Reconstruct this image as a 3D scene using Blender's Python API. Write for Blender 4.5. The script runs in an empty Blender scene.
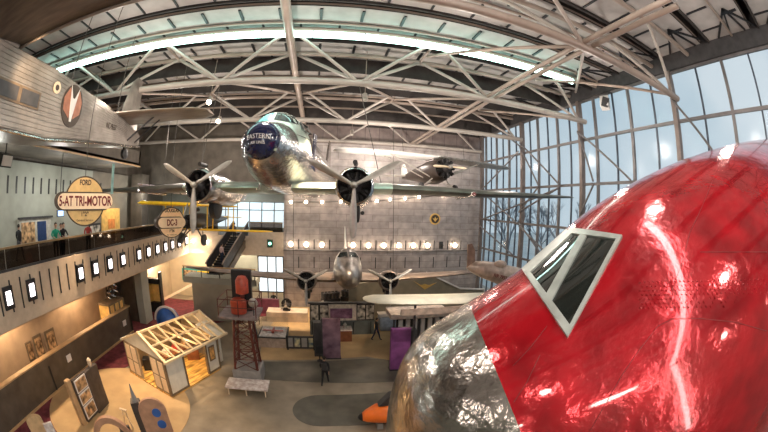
import bpy, bmesh, math, random
from math import sin, cos, pi, radians, hypot, sqrt, atan2
from mathutils import Vector, Matrix, Euler
from mathutils.bvhtree import BVHTree

random.seed(7)
SC = bpy.context.scene
COL = SC.collection
V3 = Vector

# ------------------------------------------------------------------ camera
CAM_Z = 9.6
YAW, PITCH, ROLL = [radians(a) for a in (-11.05, -1.88, -1.62)]
FPX = 333.0
RM = Matrix.Rotation(YAW, 3, 'Z') @ Matrix.Rotation(PITCH, 3, 'X') @ Matrix.Rotation(ROLL, 3, 'Y')
CAMLOC = V3((0, 0, CAM_Z))


def ray(px, py):
    x, y = (px - 384) / FPX, -(py - 216) / FPX
    r = hypot(x, y) + 1e-12
    th = 2 * math.asin(min(1, r / 2))
    return RM @ V3((sin(th) * x / r, cos(th), sin(th) * y / r))


def at(px, py, ax, v):
    """the point of a world plane that a pixel of the survey photograph looks at"""
    d = ray(px, py)
    i = 'xyz'.index(ax)
    return CAMLOC + d * ((v - CAMLOC[i]) / d[i])


# --------------------------------------------------------------- materials
MATS = {}


def mat(name, col, rough=0.6, metal=0.0, var=0.25, scale=4.0, bump=0.0, bscale=30.0, emit=None, estr=0.0,
        coat=0.0, alpha=1.0, trans=0.0, col2=None, stretch=None, detail=4.0):
    if name in MATS:
        return MATS[name]
    m = bpy.data.materials.new(name)
    m.use_nodes = True
    nt = m.node_tree
    N, L = nt.nodes, nt.links
    b = N['Principled BSDF']
    tc = N.new('ShaderNodeTexCoord')
    mp = N.new('ShaderNodeMapping')
    if stretch:
        mp.inputs['Scale'].default_value = stretch
    L.new(tc.outputs['Object'], mp.inputs['Vector'])
    nz = N.new('ShaderNodeTexNoise')
    nz.inputs['Scale'].default_value = scale
    nz.inputs['Detail'].default_value = detail
    L.new(mp.outputs[0], nz.inputs['Vector'])
    rp = N.new('ShaderNodeValToRGB')
    c1 = [max(0, c * (1 - var)) for c in col]
    c2 = list(col2) if col2 else [min(1, c * (1 + var)) for c in col]
    rp.color_ramp.elements[0].position = 0.3
    rp.color_ramp.elements[1].position = 0.7
    rp.color_ramp.elements[0].color = (*c1, 1)
    rp.color_ramp.elements[1].color = (*c2, 1)
    L.new(nz.outputs['Fac'], rp.inputs['Fac'])
    L.new(rp.outputs['Color'], b.inputs['Base Color'])
    b.inputs['Roughness'].default_value = rough
    b.inputs['Metallic'].default_value = metal
    b.inputs['Coat Weight'].default_value = coat
    b.inputs['Coat Roughness'].default_value = 0.05
    b.inputs['Alpha'].default_value = alpha
    b.inputs['Transmission Weight'].default_value = trans
    if bump:
        n2 = N.new('ShaderNodeTexNoise')
        n2.inputs['Scale'].default_value = bscale
        n2.inputs['Detail'].default_value = 3
        L.new(mp.outputs[0], n2.inputs['Vector'])
        bp = N.new('ShaderNodeBump')
        bp.inputs['Strength'].default_value = bump
        bp.inputs['Distance'].default_value = 0.05
        L.new(n2.outputs['Fac'], bp.inputs['Height'])
        L.new(bp.outputs[0], b.inputs['Normal'])
    if emit:
        b.inputs['Emission Color'].default_value = (*emit, 1)
        b.inputs['Emission Strength'].default_value = estr
    MATS[name] = m
    return m


def brick_mat(name, col, mortar, w, h, ms=0.02, rough=0.5, metal=0.0, var=0.15, off=0.5, axes='xz', bias=0.0, nvar=0.25):
    """panelled / tiled surface: big rectangles with thin seams, in the object's own metres"""
    if name in MATS:
        return MATS[name]
    m = bpy.data.materials.new(name)
    m.use_nodes = True
    nt = m.node_tree
    N, L = nt.nodes, nt.links
    b = N['Principled BSDF']
    tc = N.new('ShaderNodeTexCoord')
    sp = N.new('ShaderNodeSeparateXYZ')
    cb = N.new('ShaderNodeCombineXYZ')
    L.new(tc.outputs['Object'], sp.inputs[0])
    L.new(sp.outputs['XYZ'.index(axes[0].upper())], cb.inputs[0])
    L.new(sp.outputs['XYZ'.index(axes[1].upper())], cb.inputs[1])
    br = N.new('ShaderNodeTexBrick')
    br.offset = off
    br.inputs['Scale'].default_value = 1.0
    br.inputs['Brick Width'].default_value = w
    br.inputs['Row Height'].default_value = h
    br.inputs['Mortar Size'].default_value = ms
    br.inputs['Color1'].default_value = (*[c * (1 - var) for c in col], 1)
    br.inputs['Color2'].default_value = (*[min(1, c * (1 + var)) for c in col], 1)
    br.inputs['Mortar'].default_value = (*mortar, 1)
    L.new(cb.outputs[0], br.inputs['Vector'])
    nz = N.new('ShaderNodeTexNoise')
    nz.inputs['Scale'].default_value = 1.5
    nz.inputs['Detail'].default_value = 6
    L.new(tc.outputs['Object'], nz.inputs['Vector'])
    mr = N.new('ShaderNodeMapRange')
    mr.inputs['From Min'].default_value = 0.3
    mr.inputs['From Max'].default_value = 0.7
    mr.inputs['To Min'].default_value = 1 - nvar
    mr.inputs['To Max'].default_value = 1 + nvar
    L.new(nz.outputs['Fac'], mr.inputs['Value'])
    mx = N.new('ShaderNodeVectorMath')
    mx.operation = 'SCALE'
    L.new(br.outputs['Color'], mx.inputs[0])
    L.new(mr.outputs[0], mx.inputs['Scale'])
    L.new(mx.outputs[0], b.inputs['Base Color'])
    b.inputs['Roughness'].default_value = rough
    b.inputs['Metallic'].default_value = metal
    MATS[name] = m
    return m


def glass_mat(name, col, rough=0.02, opacity=0.3):
    """thin sheet of glass: tinted see-through mixed with a glossy face"""
    if name in MATS:
        return MATS[name]
    m = bpy.data.materials.new(name)
    m.use_nodes = True
    nt = m.node_tree
    N, L = nt.nodes, nt.links
    N.remove(N['Principled BSDF'])
    out = N['Material Output']
    tr = N.new('ShaderNodeBsdfTransparent')
    tr.inputs[0].default_value = (*col, 1)
    gl = N.new('ShaderNodeBsdfGlossy')
    gl.inputs['Roughness'].default_value = rough
    lw = N.new('ShaderNodeLayerWeight')
    lw.inputs['Blend'].default_value = 0.5
    pw = N.new('ShaderNodeMath')
    pw.operation = 'POWER'
    pw.inputs[1].default_value = 4.0
    L.new(lw.outputs['Facing'], pw.inputs[0])
    ad = N.new('ShaderNodeMath')
    ad.operation = 'MULTIPLY_ADD'
    ad.inputs[1].default_value = 0.5
    ad.inputs[2].default_value = 0.015
    L.new(pw.outputs[0], ad.inputs[0])
    mx = N.new('ShaderNodeMixShader')
    L.new(ad.outputs[0], mx.inputs[0])
    L.new(tr.outputs[0], mx.inputs[1])
    L.new(gl.outputs[0], mx.inputs[2])
    L.new(mx.outputs[0], out.inputs['Surface'])
    MATS[name] = m
    return m


M_STEEL = mat('white_painted_steel', (0.36, 0.32, 0.285), 0.45, 0.0, 0.12, 1.2)
M_STEEL2 = mat('tan_painted_steel', (0.30, 0.24, 0.20), 0.4, 0.0, 0.15, 1.2)
M_ROOF_L = mat('pale_roof_board', (0.42, 0.40, 0.385), 0.8, 0, 0.12, 1.5)
M_ROOF_D = mat('dark_roof_deck', (0.035, 0.030, 0.028), 0.9, 0, 0.3, 2)
M_BLACK = mat('black_paint', (0.012, 0.012, 0.014), 0.5, 0, 0.3, 6)
M_DARK = mat('dark_grey_paint', (0.045, 0.043, 0.045), 0.5, 0, 0.3, 3)
M_MULL = mat('grey_mullion', (0.15, 0.14, 0.14), 0.5, 0.2, 0.2, 2)
M_MULLD = mat('blue_black_mullion', (0.05, 0.065, 0.09), 0.5, 0.1, 0.3, 2)
M_MULLW = mat('brown_column_paint', (0.17, 0.135, 0.12), 0.5, 0.1, 0.2, 2)
M_ALU = mat('polished_aluminium', (0.56, 0.54, 0.53), 0.2, 1.0, 0.4, 3.5, 0.5, 8.0)
M_ALU_W = mat('matt_aluminium', (0.34, 0.31, 0.29), 0.38, 0.9, 0.35, 2.2, 0.25, 4)
M_ALU_D = mat('weathered_aluminium', (0.26, 0.205, 0.17), 0.5, 0.6, 0.3, 1.3, 0.05, 6, stretch=(1, 5, 1))
M_TRI = mat('corrugated_aluminium', (0.27, 0.235, 0.205), 0.45, 0.5, 0.3, 1.4, 0.04, 8)
M_DULL = mat('dull_propeller_metal', (0.42, 0.39, 0.35), 0.4, 0.5, 0.15, 5)
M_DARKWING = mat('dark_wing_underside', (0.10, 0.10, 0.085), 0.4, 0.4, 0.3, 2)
M_TINTWING = mat('tube_tinted_wing_skin', (0.55, 0.66, 0.58), 0.3, 0.5, 0.15, 2)  # greenish light of the tube put into the skin colour
M_ENG = mat('engine_black', (0.02, 0.018, 0.018), 0.45, 0.4, 0.4, 8)
M_NAVY = mat('navy_paint', (0.008, 0.013, 0.055), 0.12, 0, 0.3, 3, coat=0.8)
M_WHITE = mat('white_paint', (0.8, 0.77, 0.74), 0.5, 0, 0.08, 3)
M_RED = mat('red_paint', (0.42, 0.05, 0.02), 0.45, 0, 0.3, 3)
M_REDBOX = mat('red_lamp_housing', (0.45, 0.065, 0.03), 0.35, 0, 0.25, 5)
M_TOWER = mat('rust_red_steel', (0.11, 0.022, 0.014), 0.5, 0, 0.4, 3)
M_YEL = mat('chrome_yellow_fabric', (0.85, 0.52, 0.02), 0.4, 0, 0.15, 2)
M_GOLD = mat('gold_yellow_panel', (0.75, 0.48, 0.13), 0.5, 0, 0.15, 3)
M_TANSIGN = mat('sign_tan', (0.62, 0.42, 0.17), 0.5, 0, 0.12, 6)
M_CREAM = mat('sign_cream', (0.85, 0.68, 0.48), 0.5, 0, 0.06, 6)
M_MAROON = mat('maroon_lettering', (0.16, 0.012, 0.012), 0.5, 0, 0.1, 8)
M_DKBROWN = mat('dark_brown_edge', (0.055, 0.035, 0.022), 0.5, 0, 0.3, 4)
M_CONC = mat('tan_fascia_stone', (0.50, 0.40, 0.30), 0.7, 0, 0.10, 3, 0.03, 20)
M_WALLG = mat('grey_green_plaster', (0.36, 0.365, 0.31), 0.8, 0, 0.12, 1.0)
M_WALLB = mat('brown_fascia', (0.10, 0.082, 0.065), 0.7, 0, 0.3, 1.2)
M_WARM = mat('warm_plaster', (0.52, 0.36, 0.22), 0.8, 0, 0.15, 1.0)
M_LOW = mat('dark_stone_parapet', (0.11, 0.085, 0.06), 0.55, 0, 0.25, 1.5)
M_LEDGE = mat('tan_ledge', (0.52, 0.34, 0.17), 0.5, 0, 0.1, 3)
M_RGLASS = glass_mat('smoked_railing_glass', (0.36, 0.31, 0.28), 0.03, 0.4)
M_CGLASS = glass_mat('clear_case_glass', (0.93, 0.95, 0.95), 0.02, 0.3)
M_WGLASS = glass_mat('window_glass', (0.92, 0.96, 0.98), 0.22, 0.3)
M_HAND = mat('bronze_handrail', (0.30, 0.20, 0.10), 0.35, 0.5, 0.2, 4)
M_WOODF = mat('honey_floorboards', (0.66, 0.37, 0.10), 0.5, 0, 0.6, 1.6, stretch=(4, .5, 1), detail=1)
M_HOUSEW = mat('white_clapboard', (0.72, 0.68, 0.58), 0.6, 0, 0.08, 3)
M_HOUSET = mat('brown_house_trim', (0.19, 0.135, 0.08), 0.6, 0, 0.25, 4)
M_RAFT = mat('pale_rafter_wood', (0.80, 0.64, 0.40), 0.6, 0, 0.15, 4)
M_PURP = mat('purple_banner', (0.12, 0.05, 0.09), 0.5, 0, 0.5, 1.6, col2=(0.30, 0.18, 0.23))
M_PURP2 = mat('bright_purple_banner', (0.21, 0.06, 0.20), 0.5, 0, 0.4, 1.6)
M_PLUM = mat('plum_panel', (0.20, 0.05, 0.08), 0.5, 0, 0.3, 2)
M_BROWNB = mat('brown_box_wood', (0.20, 0.07, 0.03), 0.5, 0, 0.25, 4)
M_SKIN = mat('skin', (0.55, 0.32, 0.22), 0.6, 0, 0.08, 8)
M_HAIR = mat('dark_hair', (0.02, 0.014, 0.01), 0.6, 0, 0.3, 12)
M_ORANGE = mat('orange_paint', (0.95, 0.18, 0.015), 0.3, 0, 0.1, 3, coat=0.5)
M_TAN = mat('tan_kiosk_board', (0.58, 0.38, 0.20), 0.55, 0, 0.2, 3)
M_ROSE = mat('rose_brown_board', (0.48, 0.27, 0.17), 0.55, 0, 0.2, 3)
M_DKPAN = mat('dark_kiosk_panel', (0.065, 0.05, 0.045), 0.5, 0, 0.3, 3)
M_CREAMW = mat('cream_wing_skin', (0.80, 0.76, 0.60), 0.4, 0, 0.1, 2)
M_FUSTAN = mat('tan_fuselage_skin', (0.52, 0.40, 0.32), 0.4, 0.2, 0.3, 3)
M_OLIVE = mat('olive_grey_board', (0.25, 0.22, 0.16), 0.6, 0, 0.15, 2)
M_TEAL = mat('teal_board', (0.05, 0.32, 0.30), 0.5, 0, 0.2, 3)
M_BLUE = mat('blue_globe_paint', (0.03, 0.12, 0.42), 0.35, 0, 0.3, 2)
M_PHOTO = mat('black_white_photograph', (0.03, 0.03, 0.03), 0.5, 0, 0.3, 3.2, col2=(0.75, 0.68, 0.58), detail=1)
M_PHOTO2 = mat('warm_photograph', (0.12, 0.06, 0.03), 0.5, 0, 0.4, 4, col2=(0.8, 0.5, 0.25), detail=1)
M_PHOTO3 = mat('coloured_poster', (0.10, 0.22, 0.34), 0.5, 0, 0.5, 3, col2=(0.75, 0.65, 0.35), detail=1)
M_PINKB = mat('pink_white_tray', (0.68, 0.52, 0.46), 0.5, 0, 0.3, 5, col2=(0.85, 0.8, 0.76))
M_GREYB = mat('grey_plinth', (0.30, 0.28, 0.26), 0.6, 0, 0.15, 3)
M_BULB = mat('lamp_bulb_glow', (1, 0.85, 0.65), 0.5, 0, 0, 1, emit=(1, 0.80, 0.58), estr=30)
M_BULBC = mat('niche_lamp_glow', (1, 0.95, 0.98), 0.5, 0, 0, 1, emit=(1, 0.90, 0.92), estr=4)
M_TUBE2 = mat('bright_tube_glow', (0.9, 1, 0.97), 0.5, 0, 0, 1, emit=(1, 0.97, 0.92), estr=14)
M_TUBE = mat('light_tube_glow', (0.9, 1, 0.97), 0.5, 0, 0, 1, emit=(0.55, 1.0, 0.88), estr=6)
M_DOORGLOW = mat('lit_doorway_glow', (0.8, 0.9, 1), 0.5, 0, 0.0, 1, emit=(0.72, 0.84, 0.90), estr=0.9)  # brightness beyond the doorway put into the pane as glow
M_EXITG = mat('exit_sign_glow', (0.3, 0.9, 0.6), 0.5, 0, 0, 1, emit=(0.35, 1, 0.7), estr=3)
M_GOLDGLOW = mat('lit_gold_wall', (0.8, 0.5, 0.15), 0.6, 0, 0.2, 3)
M_CABLE = mat('steel_cable', (0.10, 0.09, 0.08), 0.5, 0.5, 0.2, 5)


# ----------------------------------------------------------------- builders
class MB:
    def __init__(s):
        s.bm = bmesh.new()
        s.mi = 0
        s.seen = 0

    def mark(s, i):
        """faces added since the last mark get the current material index; then switch to i"""
        s._flush()
        s.mi = i
        return s

    def _flush(s):
        s.bm.faces.ensure_lookup_table()
        for k in range(s.seen, len(s.bm.faces)):
            s.bm.faces[k].material_index = s.mi
        s.seen = len(s.bm.faces)

    def box(s, c, size, rot=None, axes=None):
        c = V3(c)
        R = rot.to_matrix() if isinstance(rot, Euler) else (rot if rot is not None else Matrix.Identity(3))
        vs = []
        for dx in (-.5, .5):
            for dy in (-.5, .5):
                for dz in (-.5, .5):
                    vs.append(s.bm.verts.new(c + R @ V3((dx * size[0], dy * size[1], dz * size[2]))))
        for f in ((0, 1, 3, 2), (4, 6, 7, 5), (0, 4, 5, 1), (2, 3, 7, 6), (0, 2, 6, 4), (1, 5, 7, 3)):
            s.bm.faces.new([vs[i] for i in f])
        return s

    def bx(s, x0, x1, y0, y1, z0, z1):
        return s.box(((x0 + x1) / 2, (y0 + y1) / 2, (z0 + z1) / 2), (abs(x1 - x0), abs(y1 - y0), abs(z1 - z0)))

    def loft(s, rings, cap=True, close=True):
        R = [[s.bm.verts.new(V3(p)) for p in r] for r in rings]
        n = len(R[0])
        for a, b in zip(R, R[1:]):
            for i in range(n if close else n - 1):
                j = (i + 1) % n
                s.bm.faces.new((a[i], a[j], b[j], b[i]))
        if cap:
            s.bm.faces.new(list(reversed(R[0])))
            s.bm.faces.new(R[-1])
        return s

    def tube(s, p0, p1, r, seg=8, r1=None):
        p0, p1 = V3(p0), V3(p1)
        d = (p1 - p0).normalized()
        u = d.orthogonal().normalized()
        w = d.cross(u)
        r1 = r if r1 is None else r1
        return s.loft([[p + (u * cos(2 * pi * i / seg) + w * sin(2 * pi * i / seg)) * rr for i in range(seg)] for p, rr in ((p0, r), (p1, r1))])

    def bar(s, p0, p1, w, h):
        """rectangular bar, w sideways, h upwards"""
        p0, p1 = V3(p0), V3(p1)
        d = (p1 - p0).normalized()
        u = d.cross(V3((0, 0, 1)))
        u = u.normalized() if u.length > 1e-4 else V3((1, 0, 0))
        v = u.cross(d)
        return s.loft([[p + u * (a * w / 2) + v * (b * h / 2) for a, b in ((-1, -1), (1, -1), (1, 1), (-1, 1))] for p in (p0, p1)])

    def path(s, pts, r, seg=6):
        rings = []
        pts = [V3(p) for p in pts]
        for k, p in enumerate(pts):
            d = (pts[min(k + 1, len(pts) - 1)] - pts[max(k - 1, 0)]).normalized()
            u = d.orthogonal().normalized() if k == 0 else (u - d * u.dot(d)).normalized()
            w = d.cross(u)
            rings.append([p + (u * cos(2 * pi * i / seg) + w * sin(2 * pi * i / seg)) * r for i in range(seg)])
        return s.loft(rings)

    def lathe(s, prof, c=(0, 0, 0), axis='y', seg=24, cap=True):
        """prof: (position along axis, radius)"""
        c = V3(c)
        rings = []
        for t, r in prof:
            ring = []
            for i in range(seg):
                a = 2 * pi * i / seg
                p = {'y': V3((r * cos(a), t, r * sin(a))), 'z': V3((r * cos(a), r * sin(a), t)), 'x': V3((t, r * cos(a), r * sin(a)))}[axis]
                ring.append(c + p)
            rings.append(ring)
        return s.loft(rings, cap)

    def ball(s, c, r, seg=16, rings=10, sc=(1, 1, 1)):
        prof = [(-cos(pi * k / rings) * r * sc[2], max(1e-4, sin(pi * k / rings) * r)) for k in range(rings + 1)]
        c = V3(c)
        R = []
        for t, rr in prof:
            R.append([c + V3((rr * cos(2 * pi * i / seg) * sc[0], rr * sin(2 * pi * i / seg) * sc[1], t)) for i in range(seg)])
        return s.loft(R)

    def prism(s, poly, n):
        """polygon (3D points) pushed along vector n"""
        n = V3(n)
        return s.loft([[V3(p) for p in poly], [V3(p) + n for p in poly]])

    def quad(s, a, b, c, d):
        s.bm.faces.new([s.bm.verts.new(V3(p)) for p in (a, b, c, d)])
        return s

    def build(s, name, mats, parent=None, smooth=False, bevel=0.0, world=False, ang=35):
        s._flush()
        bmesh.ops.recalc_face_normals(s.bm, faces=s.bm.faces[:])
        me = bpy.data.meshes.new(name)
        if world and parent is not None:
            bmesh.ops.translate(s.bm, verts=s.bm.verts[:], vec=-parent.location)
        s.bm.to_mesh(me)
        s.bm.free()
        for m in (mats if isinstance(mats, (list, tuple)) else [mats]):
            me.materials.append(m)
        o = bpy.data.objects.new(name, me)
        COL.objects.link(o)
        if parent is not None:
            o.parent = parent
        if smooth:
            me.shade_smooth()
            if ang < 180:
                me.set_sharp_from_angle(angle=radians(ang))
        if bevel:
            b = o.modifiers.new('bevel', 'BEVEL')
            b.width = bevel
            b.segments = 2
            b.limit_method = 'ANGLE'
        return o


def tag(o, label=None, cat=None, group=None, kind=None):
    if label:
        o['label'] = label
    if cat:
        o['category'] = cat
    if group:
        o['group'] = group
    if kind:
        o['kind'] = kind
    return o


def thing(name, label, cat, loc=(0, 0, 0), rot=(0, 0, 0), group=None):
    o = bpy.data.objects.new(name, None)
    o.empty_display_size = 0.2
    COL.objects.link(o)
    o.location = loc
    o.rotation_euler = rot
    return tag(o, label, cat, group)


def struct(o, label=None):
    o['kind'] = 'structure'
    if label:
        o['label'] = label
    return o


def copy_tree(o, parent=None):
    c = o.copy()
    COL.objects.link(c)
    if parent is not None:
        c.parent = parent
    for ch in list(o.children):
        copy_tree(ch, c)
    return c


def text(name, body, size, m, parent, loc, rot=(pi / 2, 0, 0), ext=0.008, sx=1.0, bold=0.0):
    cu = bpy.data.curves.new(name, 'FONT')
    cu.body = body
    cu.size = size
    cu.align_x = 'CENTER'
    cu.align_y = 'CENTER'
    cu.extrude = ext
    cu.offset = bold
    tmp = bpy.data.objects.new('tmp', cu)
    me = bpy.data.meshes.new_from_object(tmp)
    bpy.data.objects.remove(tmp)
    bpy.data.curves.remove(cu)
    me.name = name
    me.materials.clear()
    me.materials.append(m)
    for v in me.vertices:
        v.co.x *= sx
    o = bpy.data.objects.new(name, me)
    COL.objects.link(o)
    o.parent = parent
    o.location = loc
    o.rotation_euler = rot
    return o


def lamp(name, kind, loc, energy, col, size=0.3, target=None, spot=None, blend=0.6):
    l = bpy.data.lights.new(name, kind)
    l.energy = energy
    l.color = col
    if kind == 'AREA':
        l.shape = 'DISK'
        l.size = size
    else:
        l.shadow_soft_size = size
    if kind == 'SPOT':
        l.spot_size = radians(spot)
        l.spot_blend = blend
    o = bpy.data.objects.new(name, l)
    COL.objects.link(o)
    o.location = loc
    if target is not None:
        o.rotation_euler = (V3(target) - V3(loc)).to_track_quat('-Z', 'Y').to_euler()
    return o


ORD = ['first', 'second', 'third', 'fourth', 'fifth', 'sixth', 'seventh', 'eighth', 'ninth', 'tenth', 'eleventh', 'twelfth',
       'thirteenth', 'fourteenth', 'fifteenth', 'sixteenth', 'seventeenth', 'eighteenth', 'nineteenth', 'twentieth']

# ================================================================= SETTING
XR, XB, YB = 15.7, -3.3, 30.0      # window wall, left end of the silver wall, back wall
ZR = 17.6                          # underside of the roof boards

# --- floor and its inlays
M_FLOOR = mat('granite_floor', (0.26, 0.215, 0.155), 0.38, 0, 0.28, 0.9, 0.01, 40)
M_FLOORG = mat('grey_granite_inlay', (0.095, 0.088, 0.066), 0.38, 0, 0.3, 1.2)
M_FLOORT = mat('tan_floor_zone', (0.50, 0.34, 0.17), 0.7, 0, 0.14, 1.0)  # tan zones of the floor
M_CARPET = mat('maroon_carpet', (0.16, 0.03, 0.04), 0.95, 0, 0.45, 2.5)
struct(MB().bx(-26, 20, -16, 44, -0.3, 0).build('floor', M_FLOOR))
struct(MB().bx(-26, 20, -16.3, -16, 0, ZR + 1.2).build('wall_rear', M_WALLG))
struct(MB().bx(-24.3, -24, -16, 6, 0, ZR + 1.2).build('wall_left_near', M_WALLG))


def flat(name, pts, m, z, label=None):
    b = MB()
    b.prism([(x, y, z - 0.02) for x, y in pts], (0, 0, 0.02))
    return struct(b.build(name, m), label)


def px_floor(pts, z=0.0):
    return [tuple(at(x, y, 'z', z).xy) for x, y in pts]


flat('floor_maroon_carpet', [(-14.5, 2), (-9.5, 5.0), (-11.8, 9.5), (-12.4, 14), (-10.5, 19.5), (-9.3, 24), (-4.2, 27.3), (-4.2, 30), (-16, 30), (-24, 26), (-24, 20.6), (-14.5, 20.5)],
     M_CARPET, 0.012)
circ = [(-11.0 + 5.6 * cos(a), 12.6 + 4.6 * sin(a)) for a in [2 * pi * k / 40 for k in range(40)]]
circ = [(-10.5 + 4.2 * cos(a), 11.2 + 4.1 * sin(a)) for a in [2 * pi * k / 48 for k in range(48)]]
flat('floor_tan_disc', circ, M_FLOORT, 0.018)
flat('floor_tan_back', [(-3.9, 18.6), (2.9, 19.2), (4.4, 18.4), (12, 17.8), (13, 29.8), (-3.4, 29.8), (-4.2, 22)], M_FLOORT, 0.014)
pts = []
for k in range(20):
    a = pi / 2 + pi * k / 19
    pts.append((-0.2 + 1.3 * cos(a), 13.3 + 1.35 * sin(a)))
flat('floor_grey_lane', pts + [(6, 11.9), (6, 14.65)], M_FLOORG, 0.016)
flat('floor_grey_band', [(-3.3, 16.2), (6, 15.6), (6, 18.2), (2.9, 18.9), (-3.6, 18.4)], M_FLOORG, 0.010)

# --- silver back wall, made of metal panels
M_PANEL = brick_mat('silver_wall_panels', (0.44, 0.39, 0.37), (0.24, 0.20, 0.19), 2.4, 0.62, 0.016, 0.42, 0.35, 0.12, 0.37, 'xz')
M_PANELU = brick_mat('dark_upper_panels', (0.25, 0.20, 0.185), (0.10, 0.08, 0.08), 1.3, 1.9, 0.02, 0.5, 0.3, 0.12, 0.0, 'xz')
struct(MB().bx(XB, XR, YB, YB + 0.4, 0, 15.1).build('wall_back', M_PANEL))
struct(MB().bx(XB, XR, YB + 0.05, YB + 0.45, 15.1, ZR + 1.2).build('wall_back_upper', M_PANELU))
struct(MB().bx(-19.4, XB, YB + 0.2, YB + 0.5, 11.2, ZR + 1.2).build('wall_back_left', M_WALLB))
# recess behind the upper walkway and the ground floor behind it
struct(MB().bx(-22, XB + 0.4, 36.0, 36.3, 0, 11.2).build('wall_recess', M_WALLG))
struct(MB().bx(XB, XB + 0.3, YB, 36.3, 0, 11.2).build('wall_recess_side', M_CONC))
struct(MB().bx(-22, XB, 30.4, 36.2, 11.2, 11.5).build('ceiling_recess', M_WALLB))
b = MB()
for k in range(3):
    y = 12.05 + 0  # dark slots under and in the lamp row
bs = MB()
x = -1.9
while x < 14.2:
    bs.bx(x - 0.04, x + 0.04, YB - 0.02, YB + 0.02, 5.45, 6.35)
    bs.bx(x - 0.04, x + 0.04, YB - 0.02, YB + 0.02, 3.7, 4.75)
    x += 1.415
struct(bs.build('trim_1', M_BLACK))
struct(MB().bx(XB, XR, YB - 0.12, YB, 5.30, 5.38).build('trim_2', M_MULL))

# --- left side: balcony fascia, upper floor, walls, soffit
struct(MB().bx(-13.1, -12.8, -2, YB, 4.75, 6.92).build('wall_balcony_fascia', M_CONC))
bs = MB()
y = 5.6
k = 0
while y < 29:
    bs.bx(-12.81, -12.78, y - 0.045, y + 0.045, 5.35, 6.62)
    y += 0.73
struct(bs.build('trim_3', M_BLACK))
struct(MB().bx(-19, -13.1, -2, 36, 6.2, 6.75).build('floor_upper', M_LOW))
struct(MB().bx(-13.1, XB, 30.3, 36, 6.2, 6.5).build('floor_upper_back', M_LOW))
struct(MB().bx(-13.1, -9.6, YB, YB + 0.3, 4.75, 6.92).bx(-6.6, XB, YB, YB + 0.3, 4.75, 6.92).bx(-9.6, -6.6, YB, YB + 0.3, 4.75, 6.5).build('wall_balcony_back', M_CONC))
struct(MB().bx(-19.3, -19, 6, 21.8, 0, 11.9).build('wall_left', M_WALLG))
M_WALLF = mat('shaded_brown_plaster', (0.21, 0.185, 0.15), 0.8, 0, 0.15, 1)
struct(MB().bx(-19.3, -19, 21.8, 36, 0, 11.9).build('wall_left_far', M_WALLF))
bs = MB()
for k in range(14):
    y = 11.9 + 0.86 * k
    bs.bx(-19.0, -18.96, y - 0.07, y + 0.07, 10.0, 11.0)
struct(bs.build('trim_4', M_BLACK))
struct(MB().bx(-19.3, -14.5, 6.5, 22.9, 12.15, 12.4).build('ceiling_soffit', M_WALLB))
struct(MB().bx(-14.7, -14.5, 6.5, 22.9, 12.15, 13.3).bx(-19.3, -14.5, 22.7, 22.9, 12.15, 13.3).build('wall_fascia_upper', M_WALLB))
struct(MB().bx(-14.5, -14.42, 6.5, 22.9, 12.12, 12.22).build('trim_5', M_LEDGE))
struct(MB().bx(-19.35, -19.2, -2, 30.5, 11.9, ZR + 1).build('wall_left_upper', M_WALLB))
struct(MB().bx(-18.4, -17.0, 27.6, 28.9, 6.5, 12.0).build('wall_column', M_WALLB))
# ground floor, left
struct(MB().bx(-14.75, -14.5, -2, 20.5, 0, 2.0).bx(-24, -14.5, 20.3, 20.55, 0, 2.0).build('wall_parapet', M_LOW))
struct(MB().bx(-14.8, -14.44, -2, 20.55, 2.0, 2.07).bx(-24, -14.5, 20.25, 20.6, 2.0, 2.07).build('trim_6', M_LEDGE))
struct(MB().bx(-14.5, -14.44, -2, 20.5, 0, 0.14).build('baseboard_left', M_LEDGE))
struct(MB().bx(-17.3, -17.0, -2, 21.2, 0, 4.75).build('wall_left_lower', M_WARM))
struct(MB().bx(-19, -13.1, -2, 36, 4.6, 4.75).build('ceiling_lower', M_WARM))
struct(MB().bx(-14.9, -14.2, 22.4, 23.6, 0, 4.7).build('wall_pier', M_WALLG))
struct(MB().bx(-16.6, -15.2, 22.6, 23.2, 0, 4.7).build('wall_pier_dark', M_LOW))
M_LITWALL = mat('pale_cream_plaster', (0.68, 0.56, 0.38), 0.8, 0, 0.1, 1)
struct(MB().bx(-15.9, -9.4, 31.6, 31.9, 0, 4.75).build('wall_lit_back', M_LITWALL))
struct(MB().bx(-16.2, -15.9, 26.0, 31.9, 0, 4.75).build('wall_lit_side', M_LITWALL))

# --- window wall on the right
win = struct(thing('window_1', None, None, (XR, 15, 0)))
THICK = [(0.2, .09), (2.2, .09), (3.98, .10), (7.55, .17), (10.83, .10), (13.83, .10), (17.61, .10), (22.2, .17), (26.0, .10), (29.2, .17)]
MULL = [(-3, 0), (-1.4, 1), (0.35, 0), (2.2, 1), (3.98, 0), (5.75, 1), (7.55, 2), (9.05, 1), (10.83, 0), (12.15, 1), (13.83, 0), (15.2, 2), (16.4, 1), (17.7, 0), (18.9, 1), (20.1, 0), (21.2, 1), (22.2, 2), (23.3, 1), (24.4, 0), (25.5, 1), (26.6, 0), (27.7, 1), (28.7, 0), (29.4, 2)]
for y, t in MULL:
    w = (0.085, 0.05, 0.13)[t]
    d = (0.16, 0.10, 0.34)[t]
    MB().bx(XR - d, XR, y - w, y + w, 0, 16.75).build('mullion', (M_MULL, M_MULLD, M_MULLW)[t], win, world=True)
for z in (0.3, 2.9, 5.7, 8.5, 11.33, 14.15, 16.7):
    MB().bx(XR - 0.14, XR - 0.02, -4, YB, z - 0.085, z + 0.085).build('transom', M_MULL, win, world=True)
MB().bx(XR + 0.02, XR + 0.05, -4, YB, 0, 16.7).build('pane', M_WGLASS, win, world=True)
MB().bx(XR - 0.3, XR + 0.3, -4, YB, 16.75, ZR + 1.2).build('window_head', M_DARK, win, world=True)
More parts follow.
